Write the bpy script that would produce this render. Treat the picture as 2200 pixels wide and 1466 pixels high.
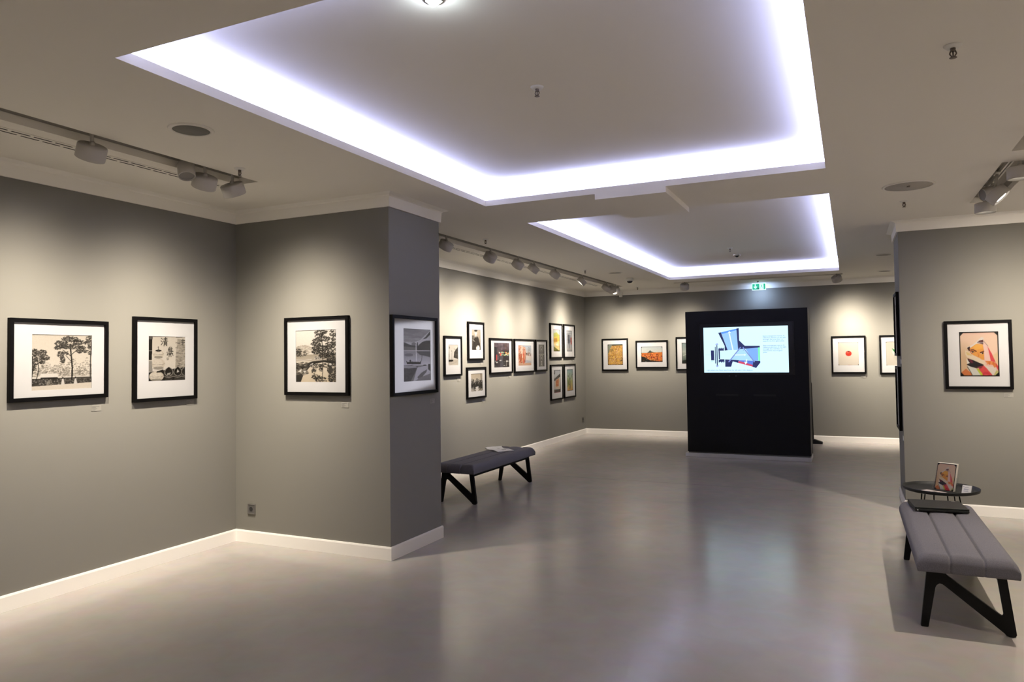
import bpy, bmesh, math, random
import numpy as np
from mathutils import Vector, Matrix

for _o in list(bpy.data.objects):
    bpy.data.objects.remove(_o, do_unlink=True)
SC = bpy.context.scene
COL = SC.collection
PI = math.pi

# ------------------------------------------------------------------ camera
CAM_F = 1555.0 / 2200.0
yaw, pitch, roll = 0.436757, 0.032509, -0.012845
_r = Vector((math.cos(yaw), math.sin(yaw), 0)); _f = Vector((-math.sin(yaw), math.cos(yaw), 0)); _u = Vector((0, 0, 1))
f2 = _f * math.cos(pitch) + _u * math.sin(pitch)
u2 = -_f * math.sin(pitch) + _u * math.cos(pitch)
r2 = _r * math.cos(roll) + u2 * math.sin(roll)
u3 = -_r * math.sin(roll) + u2 * math.cos(roll)
cd = bpy.data.cameras.new('camera'); cam = bpy.data.objects.new('camera', cd); COL.objects.link(cam)
cd.sensor_width = 36.0; cd.lens = 36.0 * CAM_F; cd.shift_y = -16.6 / 2200.0
cd.clip_start = 0.05; cd.clip_end = 100
cam.matrix_world = Matrix(((r2.x, u3.x, -f2.x, 0), (r2.y, u3.y, -f2.y, 0), (r2.z, u3.z, -f2.z, 1.6), (0, 0, 0, 1)))
SC.camera = cam

# ------------------------------------------------------------------ world, exposure
wd = bpy.data.worlds.new('world'); SC.world = wd; wd.use_nodes = True
wd.node_tree.nodes['Background'].inputs[0].default_value = (0.02, 0.02, 0.02, 1)
wd.node_tree.nodes['Background'].inputs[1].default_value = 0.1
SC.view_settings.view_transform = 'Standard'
SC.view_settings.look = 'None'
SC.view_settings.exposure = 0.2
SC.view_settings.gamma = 1.0
SC.view_settings.use_curve_mapping = False
SC.cycles.max_bounces = 10
SC.cycles.diffuse_bounces = 6
SC.cycles.glossy_bounces = 4
SC.cycles.transparent_max_bounces = 12
SC.cycles.caustics_reflective = False
SC.cycles.caustics_refractive = False
SC.cycles.sample_clamp_indirect = 4.0

# light levels
WARM = (1.0, 0.885, 0.745)
COOL = (0.50, 0.55, 1.0)
SPOT_W = 880.0
COVE_W = 11.5          # watts per metre of cove light line

# room numbers (metres), camera stands at the origin, 1.6 m up
XL = -4.979; YF = 14.233
PX1 = -3.335; PY0 = 4.824; PY1 = 5.609          # pillar on the left wall
RX0 = 0.468; RY0 = 8.309; RY1 = 9.113           # partition on the right
XR = 3.7; YB = -2.6
ZC = 2.93; ZT = 2.98; ZCR = 2.82; ZB = 0.106
C1 = (-2.881, -0.128, 2.103, 5.653)
C2 = (-2.881, -0.128, 6.564, 12.815)
ZR = 3.12                                       # roof of the light coves


def area_line(name, a, b, watts, z, col, tilt=(0, 0, 1)):
    a = Vector((a[0], a[1], z)); b = Vector((b[0], b[1], z)); d = b - a
    l = bpy.data.lights.new(name, 'AREA'); l.shape = 'RECTANGLE'; l.size = d.length; l.size_y = 0.025
    l.energy = watts * d.length; l.color = col
    o = bpy.data.objects.new(name, l); COL.objects.link(o)
    x = d.normalized(); zz = -Vector(tilt).normalized(); y = zz.cross(x)
    m = Matrix((x, y, zz)).transposed().to_4x4(); m.translation = (a + b) / 2
    o.matrix_world = m
    return o


def beam(l, sigma):
    """gives a spot lamp the soft bell-shaped beam of a reflector lamp (sigma in degrees)"""
    l.use_nodes = True; nt = l.node_tree; em_ = next(n for n in nt.nodes if n.type == 'EMISSION')
    tc = nt.nodes.new('ShaderNodeTexCoord'); sp = nt.nodes.new('ShaderNodeSeparateXYZ'); nt.links.new(tc.outputs['Normal'], sp.inputs[0])
    def mth(op, a, b=None):
        n = nt.nodes.new('ShaderNodeMath'); n.operation = op
        nt.links.new(a, n.inputs[0])
        if b is not None: n.inputs[1].default_value = b
        return n.outputs[0]
    an = mth('ARCCOSINE', mth('MINIMUM', mth('ABSOLUTE', sp.outputs['Z']), 1.0))
    st = mth('EXPONENT', mth('MULTIPLY', mth('POWER', an, 2.0), -1 / (2 * math.radians(sigma) ** 2)))
    nt.links.new(st, em_.inputs['Strength'])


for (x0, x1, y0, y1) in (C1, C2):
    e = 0.095; zz = 2.99
    area_line('cove_light', (x0 - e, y0 - e), (x0 - e, y1 + e), COVE_W, zz, COOL, (-0.08, 0, 1))
    area_line('cove_light', (x1 + e, y0 - e), (x1 + e, y1 + e), COVE_W, zz, COOL, (0.08, 0, 1))
    area_line('cove_light', (x0 - e, y0 - e), (x1 + e, y0 - e), COVE_W, zz, COOL, (0, -0.08, 1))
    area_line('cove_light', (x0 - e, y1 + e), (x1 + e, y1 + e), COVE_W, zz, COOL, (0, 0.08, 1))

# ------------------------------------------------------------------ helpers
def lin(c):
    return tuple(((v / 255.0) / 12.92 if v / 255.0 <= 0.04045 else ((v / 255.0 + 0.055) / 1.055) ** 2.4) for v in c)


MATS = {}
def mat(name, col, rough=0.5, metal=0.0, spec=0.5, noise=0.0, nscale=20.0, bump=0.0, bscale=200.0, emit=None, estr=1.0, sheen=0.0):
    if name in MATS: return MATS[name]
    m = bpy.data.materials.new(name); m.use_nodes = True; nt = m.node_tree; b = nt.nodes['Principled BSDF']
    b.inputs['Base Color'].default_value = (*col, 1); b.inputs['Roughness'].default_value = rough
    b.inputs['Metallic'].default_value = metal; b.inputs['Specular IOR Level'].default_value = spec
    if sheen: b.inputs['Sheen Weight'].default_value = sheen
    if noise:
        tc = nt.nodes.new('ShaderNodeTexCoord'); n = nt.nodes.new('ShaderNodeTexNoise'); n.inputs['Scale'].default_value = nscale
        n.inputs['Detail'].default_value = 5
        mx = nt.nodes.new('ShaderNodeMix'); mx.data_type = 'RGBA'
        mx.inputs['A'].default_value = (*[max(0, v * (1 - noise)) for v in col], 1); mx.inputs['B'].default_value = (*[min(1, v * (1 + noise)) for v in col], 1)
        nt.links.new(tc.outputs['Object'], n.inputs['Vector']); nt.links.new(n.outputs['Fac'], mx.inputs['Factor'])
        nt.links.new(mx.outputs['Result'], b.inputs['Base Color'])
    if bump:
        tc = nt.nodes.new('ShaderNodeTexCoord'); n = nt.nodes.new('ShaderNodeTexNoise'); n.inputs['Scale'].default_value = bscale
        bp = nt.nodes.new('ShaderNodeBump'); bp.inputs['Strength'].default_value = bump; bp.inputs['Distance'].default_value = 0.002
        nt.links.new(tc.outputs['Object'], n.inputs['Vector']); nt.links.new(n.outputs['Fac'], bp.inputs['Height'])
        nt.links.new(bp.outputs['Normal'], b.inputs['Normal'])
    if emit:
        b.inputs['Emission Color'].default_value = (*emit, 1); b.inputs['Emission Strength'].default_value = estr
    MATS[name] = m
    return m


class MB:
    """collects shapes into one mesh"""
    def __init__(s): s.v = []; s.f = []; s.m = []; s.sm = []
    def add(s, vs, fs, mi=0, smooth=False):
        k = len(s.v); s.v += [tuple(v) for v in vs]; s.f += [tuple(i + k for i in f) for f in fs]
        s.m += [mi] * len(fs); s.sm += [smooth] * len(fs); return s
    def box(s, x0, y0, z0, x1, y1, z1, mi=0):
        v = [(x0, y0, z0), (x1, y0, z0), (x1, y1, z0), (x0, y1, z0), (x0, y0, z1), (x1, y0, z1), (x1, y1, z1), (x0, y1, z1)]
        return s.add(v, [(0, 3, 2, 1), (4, 5, 6, 7), (0, 1, 5, 4), (1, 2, 6, 5), (2, 3, 7, 6), (3, 0, 4, 7)], mi)
    def lathe(s, prof, n=32, mi=0, M=None, cap0=True, cap1=True, smooth=True):
        """prof: list of (r, z), turned about z"""
        vs = []; fs = []
        for r, z in prof:
            for i in range(n):
                a = 2 * PI * i / n; vs.append((r * math.cos(a), r * math.sin(a), z))
        for j in range(len(prof) - 1):
            for i in range(n):
                i2 = (i + 1) % n; fs.append((j * n + i, j * n + i2, (j + 1) * n + i2, (j + 1) * n + i))
        if M is not None: vs = [tuple(M @ Vector(v)) for v in vs]
        k = len(s.v); s.add(vs, fs, mi, smooth)
        if cap0: s.f.append(tuple(k + i for i in reversed(range(n)))); s.m.append(mi); s.sm.append(False)
        if cap1: s.f.append(tuple(k + (len(prof) - 1) * n + i for i in range(n))); s.m.append(mi); s.sm.append(False)
        return s
    def rod(s, a, b, r, n=12, mi=0, r2=None):
        a = Vector(a); b = Vector(b); d = b - a; q = d.to_track_quat('Z', 'Y').to_matrix().to_4x4(); q.translation = a
        return s.lathe([(r, 0), (r if r2 is None else r2, d.length)], n, mi, q)
    def prism(s, pts, h0, h1, plane='xz', mi=0):
        """pts outline (counter-clockwise), extruded between h0 and h1 on the missing axis"""
        n = len(pts)
        def P(p, h): return (p[0], h, p[1]) if plane == 'xz' else ((p[0], p[1], h) if plane == 'xy' else (h, p[0], p[1]))
        vs = [P(p, h0) for p in pts] + [P(p, h1) for p in pts]
        fs = [tuple(range(n)), tuple(reversed(range(n, 2 * n)))] + [(i, n + i, n + (i + 1) % n, (i + 1) % n) for i in range(n)]
        return s.add(vs, fs, mi)
    def build(s, name, mats, parent=None, loc=None, rotz=None, bevel=0.0, seg=2, fixn=True):
        me = bpy.data.meshes.new(name); me.from_pydata(s.v, [], s.f)
        ms = mats if isinstance(mats, (list, tuple)) else [mats]
        for m in ms: me.materials.append(m)
        me.polygons.foreach_set('material_index', s.m); me.polygons.foreach_set('use_smooth', s.sm)
        me.update()
        if fixn:
            bm = bmesh.new(); bm.from_mesh(me); bmesh.ops.recalc_face_normals(bm, faces=bm.faces[:]); bm.to_mesh(me); bm.free()
        o = bpy.data.objects.new(name, me); COL.objects.link(o)
        if parent is not None: o.parent = parent
        if loc is not None: o.location = loc
        if rotz is not None: o.rotation_euler = (0, 0, rotz)
        if bevel:
            b = o.modifiers.new('bevel', 'BEVEL'); b.width = bevel; b.segments = seg; b.limit_method = 'ANGLE'; b.angle_limit = math.radians(40)
        return o


def tag(o, label, cat, group=None):
    o['label'] = label; o['category'] = cat
    if group: o['group'] = group
    return o


def thing(name, label, cat, loc=(0, 0, 0), rotz=0.0, group=None):
    o = bpy.data.objects.new(name, None); COL.objects.link(o); o.empty_display_size = 0.05
    o.location = loc; o.rotation_euler = (0, 0, rotz)
    return tag(o, label, cat, group)


def struct(o):
    o['kind'] = 'structure'; return o


# ------------------------------------------------------------------ materials of the room
M_wall = mat('wall_paint', (0.19, 0.184, 0.160), 0.85, spec=0.2, noise=0.03, nscale=1.2, bump=0.08, bscale=260)
M_ceil = mat('ceiling_paint', (0.88, 0.855, 0.80), 0.9, spec=0.1, noise=0.015, nscale=0.8)
M_trim = mat('trim_paint', (0.86, 0.84, 0.80), 0.5, spec=0.35)
M_rec = mat('recess_shade_disc_grey', (0.44, 0.42, 0.39), 0.8, spec=0.1)  # recess shade put into the colour, darker than the ceiling; disc covers share it


def floor_material():
    m = bpy.data.materials.new('floor_resin'); m.use_nodes = True; nt = m.node_tree; b = nt.nodes['Principled BSDF']; L = nt.links
    tc = nt.nodes.new('ShaderNodeTexCoord')
    n1 = nt.nodes.new('ShaderNodeTexNoise'); n1.inputs['Scale'].default_value = 0.9; n1.inputs['Detail'].default_value = 7; n1.inputs['Roughness'].default_value = 0.6
    n2 = nt.nodes.new('ShaderNodeTexNoise'); n2.inputs['Scale'].default_value = 6; n2.inputs['Detail'].default_value = 6; n2.inputs['Distortion'].default_value = 0.6
    L.new(tc.outputs['Object'], n1.inputs['Vector']); L.new(tc.outputs['Object'], n2.inputs['Vector'])
    cr = nt.nodes.new('ShaderNodeValToRGB'); e = cr.color_ramp.elements
    e[0].position = 0.3; e[0].color = (0.34, 0.312, 0.285, 1); e[1].position = 0.7; e[1].color = (0.395, 0.365, 0.335, 1)
    L.new(n1.outputs['Fac'], cr.inputs['Fac'])
    mx = nt.nodes.new('ShaderNodeMix'); mx.data_type = 'RGBA'; mx.blend_type = 'OVERLAY'; mx.inputs['Factor'].default_value = 0.12
    L.new(cr.outputs['Color'], mx.inputs['A']); L.new(n2.outputs['Color'], mx.inputs['B'])
    # the saw-cut joint across the floor
    sp = nt.nodes.new('ShaderNodeSeparateXYZ'); L.new(tc.outputs['Object'], sp.inputs[0])
    s1 = nt.nodes.new('ShaderNodeMath'); s1.operation = 'SUBTRACT'; s1.inputs[1].default_value = 9.062; L.new(sp.outputs['Y'], s1.inputs[0])
    s2 = nt.nodes.new('ShaderNodeMath'); s2.operation = 'ABSOLUTE'; L.new(s1.outputs[0], s2.inputs[0])
    s3 = nt.nodes.new('ShaderNodeMath'); s3.operation = 'LESS_THAN'; s3.inputs[1].default_value = 0.006; L.new(s2.outputs[0], s3.inputs[0])
    s4 = nt.nodes.new('ShaderNodeMath'); s4.operation = 'MULTIPLY'; s4.inputs[1].default_value = 0.55; L.new(s3.outputs[0], s4.inputs[0])
    mj = nt.nodes.new('ShaderNodeMix'); mj.data_type = 'RGBA'; mj.inputs['B'].default_value = (0.14, 0.12, 0.105, 1)
    L.new(mx.outputs['Result'], mj.inputs['A']); L.new(s4.outputs[0], mj.inputs['Factor']); L.new(mj.outputs['Result'], b.inputs['Base Color'])
    rr = nt.nodes.new('ShaderNodeMapRange'); rr.inputs['To Min'].default_value = 0.16; rr.inputs['To Max'].default_value = 0.23
    L.new(n2.outputs['Fac'], rr.inputs['Value']); L.new(rr.outputs['Result'], b.inputs['Roughness'])
    b.inputs['Specular IOR Level'].default_value = 0.62
    bp = nt.nodes.new('ShaderNodeBump'); bp.inputs['Strength'].default_value = 0.06; bp.inputs['Distance'].default_value = 0.004
    L.new(n2.outputs['Fac'], bp.inputs['Height']); L.new(bp.outputs['Normal'], b.inputs['Normal'])
    return m


# ------------------------------------------------------------------ shell
def slab(name, xs, ys, holes, z0, z1, m):
    """ceiling slab between z0 and z1 with rectangular openings"""
    xs = sorted(set(xs + [h[0] for h in holes] + [h[1] for h in holes])); ys = sorted(set(ys + [h[2] for h in holes] + [h[3] for h in holes]))
    def solid(i, j):
        if i < 0 or j < 0 or i >= len(xs) - 1 or j >= len(ys) - 1: return False
        cx = (xs[i] + xs[i + 1]) / 2; cy = (ys[j] + ys[j + 1]) / 2
        return not any(h[0] < cx < h[1] and h[2] < cy < h[3] for h in holes)
    b = MB()
    for i in range(len(xs) - 1):
        for j in range(len(ys) - 1):
            if not solid(i, j): continue
            a, c, d, e = xs[i], xs[i + 1], ys[j], ys[j + 1]
            b.add([(a, d, z0), (a, e, z0), (c, e, z0), (c, d, z0)], [(0, 1, 2, 3)])
            b.add([(a, d, z1), (c, d, z1), (c, e, z1), (a, e, z1)], [(0, 1, 2, 3)])
            if not solid(i - 1, j): b.add([(a, d, z0), (a, d, z1), (a, e, z1), (a, e, z0)], [(0, 1, 2, 3)])
            if not solid(i + 1, j): b.add([(c, d, z0), (c, e, z0), (c, e, z1), (c, d, z1)], [(0, 1, 2, 3)])
            if not solid(i, j - 1): b.add([(a, d, z0), (c, d, z0), (c, d, z1), (a, d, z1)], [(0, 1, 2, 3)])
            if not solid(i, j + 1): b.add([(a, e, z0), (a, e, z1), (c, e, z1), (c, e, z0)], [(0, 1, 2, 3)])
    return struct(b.build(name, m, fixn=False))


REC = [  # light-track recesses x0 x1 y0 y1
    (-4.165, -3.972, -1.2, 4.062),
    (-4.165, -3.945, 6.0, 13.565),
    (1.007, 1.236, 1.5, 7.62),
    (-2.95, -0.085, 13.33, 13.51)]
slab('ceiling', [XL - .2, XR + .2], [YB - .2, YF + .2], [C1, C2] + REC, ZC, ZT, M_ceil)
struct(MB().box(XL - .2, YB - .2, -0.12, XR + .2, YF + .2, 0).build('floor', floor_material()))
struct(MB().box(XL - .2, YB - .2, 0, XL, YF + .2, ZC).build('wall_left', M_wall))
struct(MB().box(XL, YF, 0, XR, YF + .2, ZC).build('wall_far', M_wall))
struct(MB().box(XL, YB - .2, 0, XR, YB, ZC).build('wall_back', M_trim))
struct(MB().box(XR, YB - .2, 0, XR + .2, YF + .2, ZC).build('wall_right', M_trim))
struct(MB().box(XL, PY0, 0, PX1, PY1, ZC).build('wall_left_pillar', M_wall))
struct(MB().box(RX0, RY0, 0, XR, RY1, ZC).build('wall_right_partition', M_wall))
# coves: five-sided roof boxes standing on the slab
k = 0
for (x0, x1, y0, y1) in (C1, C2):
    w = 0.16; a, b_, c, d = x0 - w, x1 + w, y0 - w, y1 + w; b = MB()
    b.box(a, c, ZR, b_, d, ZR + .03); b.box(a - .03, c - .03, ZT, a, d + .03, ZR + .03); b.box(b_, c - .03, ZT, b_ + .03, d + .03, ZR + .03)
    b.box(a, c - .03, ZT, b_, c, ZR + .03); b.box(a, d, ZT, b_, d + .03, ZR + .03)
    k += 1; struct(b.build('ceiling_cove', M_ceil, fixn=False))
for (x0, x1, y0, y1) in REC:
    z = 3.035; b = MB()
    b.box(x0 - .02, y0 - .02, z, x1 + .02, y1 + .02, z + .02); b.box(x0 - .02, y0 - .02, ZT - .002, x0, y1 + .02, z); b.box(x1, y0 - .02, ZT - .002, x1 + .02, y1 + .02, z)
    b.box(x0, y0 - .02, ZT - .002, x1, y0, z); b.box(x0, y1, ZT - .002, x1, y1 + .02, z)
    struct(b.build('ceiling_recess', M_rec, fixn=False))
# dropped box of the ceiling between the two coves
struct(MB().box(-1.872, C1[3] + .0, 2.883, -1.286, C2[2] - .0, ZC).build('ceiling_bulkhead', M_ceil))


def profile_run(name, path, prof, m, closed=False):
    """sweeps a profile [(out, z)] along a wall line; the room lies on the right-hand side of the path"""
    n = len(path); b = MB(); rings = []
    P = [Vector((p[0], p[1])) for p in path]
    def nrm(a, c):
        d = (c - a).normalized(); return Vector((d.y, -d.x))
    for i in range(n):
        if i == 0: o = nrm(P[0], P[1])
        elif i == n - 1: o = nrm(P[-2], P[-1])
        else:
            n1, n2 = nrm(P[i - 1], P[i]), nrm(P[i], P[i + 1]); o = (n1 + n2) / (1 + n1.dot(n2))
        rings.append([(P[i].x + o.x * q[0], P[i].y + o.y * q[0], q[1]) for q in prof])
    m_ = len(prof)
    vs = [v for r in rings for v in r]; fs = []
    for i in range(n - 1):
        for j in range(m_):
            j2 = (j + 1) % m_; fs.append((i * m_ + j, (i + 1) * m_ + j, (i + 1) * m_ + j2, i * m_ + j2))
    fs.append(tuple(range(m_))); fs.append(tuple((n - 1) * m_ + j for j in reversed(range(m_))))
    b.add(vs, fs)
    return struct(b.build(name, m))


e = 0.0005
CROWN = [(e, ZCR), (0.016, ZCR), (0.016, ZCR + .006), (0.020, ZCR + .085), (0.030, ZCR + .094), (0.045, ZCR + .100), (0.062, ZC - .003), (0.066, ZC - e), (e, ZC - e)]
BASE = [(e, e), (0.014, e), (0.014, ZB - .012), (0.010, ZB), (e, ZB)]
paths = dict(left=[(XL, YB), (XL, PY0), (PX1, PY0), (PX1, PY1), (XL, PY1), (XL, YF), (XR, YF)],
             right=[(XR, RY1), (RX0, RY1), (RX0, RY0), (XR, RY0)])
profile_run('trim_1', paths['left'], CROWN, M_trim); profile_run('baseboard_left', paths['left'], BASE, M_trim)
profile_run('trim_2', paths['right'], CROWN, M_trim); profile_run('baseboard_right', paths['right'], BASE, M_trim)

# ------------------------------------------------------------------ painting of prints
class Cv:
    def __init__(s, w, h, bg=(230, 225, 215), seed=1):
        s.w, s.h = w * 2, h * 2; s.a = np.zeros((s.h, s.w, 3)); s.a[:] = bg; s.R = np.random.RandomState(seed)
        s.X, s.Y = np.meshgrid((np.arange(s.w) + .5) / s.w, (np.arange(s.h) + .5) / s.h); s.asp = w / h
    def _put(s, sl, mk, c, al=1.0):
        s.a[sl][mk] = s.a[sl][mk] * (1 - al) + np.array(c) * al
    def _box(s, x0, x1, y0, y1):
        return (slice(max(0, int(y0 * s.h) - 1), min(s.h, int(y1 * s.h) + 2)), slice(max(0, int(x0 * s.w) - 1), min(s.w, int(x1 * s.w) + 2)))
    def grad(s, y0, y1, c0, c1):
        t = np.clip((s.Y - y0) / max(1e-6, y1 - y0), 0, 1)[..., None]; mk = (s.Y >= y0) & (s.Y <= y1)
        v = np.array(c0) * (1 - t) + np.array(c1) * t; s.a[mk] = v[mk]; return s
    def poly(s, p, c, al=1.0):
        xs = [q[0] for q in p]; ys = [q[1] for q in p]; sl = s._box(min(xs), max(xs), min(ys), max(ys)); X = s.X[sl]; Y = s.Y[sl]
        if X.size == 0: return s
        ins = np.zeros(X.shape, bool); n = len(p)
        for i in range(n):
            x1, y1 = p[i]; x2, y2 = p[(i + 1) % n]
            if y1 == y2: continue
            cr = ((y1 > Y) != (y2 > Y)) & (X < (x2 - x1) * (Y - y1) / (y2 - y1) + x1); ins ^= cr
        s._put(sl, ins, c, al); return s
    def ell(s, cx, cy, rx, ry, c, al=1.0):
        sl = s._box(cx - rx, cx + rx, cy - ry, cy + ry); mk = ((s.X[sl] - cx) / rx) ** 2 + ((s.Y[sl] - cy) / ry) ** 2 < 1
        if mk.size: s._put(sl, mk, c, al)
        return s
    def line(s, pts, w, c, al=1.0):
        for (x1, y1), (x2, y2) in zip(pts[:-1], pts[1:]):
            sl = s._box(min(x1, x2) - w, max(x1, x2) + w, min(y1, y2) - w * s.asp, max(y1, y2) + w * s.asp)
            X = s.X[sl] - x1; Y = (s.Y[sl] - y1) / s.asp; dx = x2 - x1; dy = (y2 - y1) / s.asp; L = dx * dx + dy * dy + 1e-12
            t = np.clip((X * dx + Y * dy) / L, 0, 1); mk = (X - t * dx) ** 2 + (Y - t * dy) ** 2 < (w / 2) ** 2
            if mk.size: s._put(sl, mk, c, al)
        return s
    def leaves(s, cx, cy, rx, ry, n, r, cols, al=.9, flat=.5):
        for _ in range(n):
            q = s.R.rand() ** .5; t = s.R.rand() * 2 * PI; x = cx + rx * q * math.cos(t); y = cy + ry * q * math.sin(t)
            k = r * .72 * (0.4 + s.R.rand()); s.ell(x, y, k, k * flat * s.asp, cols[s.R.randint(len(cols))], al)
        return s
    def scat(s, x0, x1, y0, y1, n, r, cols, al=.8, flat=.6):
        for _ in range(n):
            k = r * (0.4 + s.R.rand()); s.ell(x0 + (x1 - x0) * s.R.rand(), y0 + (y1 - y0) * s.R.rand(), k, k * flat * s.asp, cols[s.R.randint(len(cols))], al)
        return s
    def film(s, c=(18, 20, 18), t=.035, r=.09, red=None):
        """dark film rebate with cut corners"""
        X, Y = s.X, s.Y; ta = t * s.asp; mk = (X < t) | (X > 1 - t) | (Y < ta) | (Y > 1 - ta)
        dx = np.minimum(X, 1 - X) - t; dy = (np.minimum(Y, 1 - Y) - ta) / s.asp; mk |= (dx + dy) < r
        s.a[mk] = c
        if red: s.poly([(0, 1 - ta * .5), (1, 1 - ta * .5), (1, 1), (0, 1)], red)
        return s
    def out(s, sepia=None, grain=3.0):
        a = s.a.reshape(s.h // 2, 2, s.w // 2, 2, 3).mean((1, 3)); a = a + s.R.randn(*a.shape[:2], 1) * grain
        return np.clip(a, 0, 255)


def g(v, warm=6): return (v + warm * .6, v, v - warm)


def p_pines():
    c = Cv(165, 137, g(226, 12), 3); c.grad(0, .7, g(214, 14), g(230, 12))
    bg = [g(150, 10), g(170, 10), g(190, 10), g(128, 10)]
    for i in range(14): c.leaves(.04 + i * .073, .66 + .03 * math.sin(i * 2), .07, .1 + .05 * (i % 3 == 0) + (.06 if i > 7 else 0), 60, .018, bg)
    for i in range(26): c.line([(.33 + i * .026, .62 + .05 * c.R.rand()), (.34 + i * .026, .78)], .004, g(110, 8), .6)
    c.grad(.76, .80, g(228, 10), g(222, 10))
    c.poly([(0, .79), (1, .775), (1, .885), (0, .925)], g(74)); c.scat(0, 1, .8, .9, 420, .012, [g(45), g(110), g(90), g(150)])
    c.poly([(0, .92), (1, .88), (1, 1), (0, 1)], g(222, 14))
    c.poly([(.15, .70), (.42, .70), (.425, .77), (.13, .775)], g(232, 8)); c.poly([(.15, .77), (.42, .77), (.42, .80), (.15, .80)], g(40))
    c.poly([(.17, .80), (.42, .79), (.42, .9), (.17, .91)], g(60)); c.poly([(.24, .82), (.33, .82), (.33, .9), (.24, .905)], g(150, 12)); c.scat(.17, .42, .8, .9, 90, .01, [g(100), g(40), g(160)])
    d = [g(52), g(70), g(88), g(62), g(105)]
    c.line([(.655, .82), (.66, .6), (.645, .42), (.63, .27), (.62, .18)], .024, g(38)); c.line([(.645, .4), (.5, .28)], .01, g(50)); c.line([(.65, .36), (.78, .24)], .01, g(50)); c.line([(.65, .5), (.55, .38)], .007, g(50))
    for x, y, rx, ry, n in ((.62, .08, .14, .05, 150), (.48, .16, .11, .05, 120), (.75, .14, .12, .05, 130), (.42, .24, .06, .04, 60), (.55, .22, .1, .04, 90), (.68, .22, .12, .05, 110), (.83, .24, .06, .04, 60), (.47, .36, .06, .06, 70), (.5, .46, .04, .06, 60), (.78, .3, .05, .04, 50), (.56, .34, .03, .03, 20)):
        c.leaves(x, y, rx, ry, n, .017, d)
    c.line([(.97, .8), (.975, .4), (.99, .1)], .016, g(60))
    for x, y, rx, ry, n in ((.95, .07, .06, .05, 70), (.92, .15, .06, .04, 60), (.97, .22, .05, .05, 60), (.88, .3, .06, .03, 50), (.97, .34, .04, .04, 40)): c.leaves(x, y, rx, ry, n, .015, d)
    c.line([(.0, .83), (.03, .6), (.02, .4)], .02, g(45)); c.line([(.08, .83), (.12, .62), (.1, .45)], .012, g(45))
    for x, y, rx, ry, n in ((.05, .32, .07, .06, 110), (.16, .33, .08, .05, 110), (.1, .42, .1, .06, 120), (.22, .42, .07, .05, 80), (.05, .5, .06, .06, 80), (.17, .5, .05, .03, 50), (.03, .6, .04, .05, 50)): c.leaves(x, y, rx, ry, n, .016, d)
    for x in (.505, .715):
        c.poly([(x - .012, .8), (x + .012, .8), (x + .03, .9), (x - .03, .91)], g(225)); c.ell(x, .785, .012, .018, g(40))
    return c.out()


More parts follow.
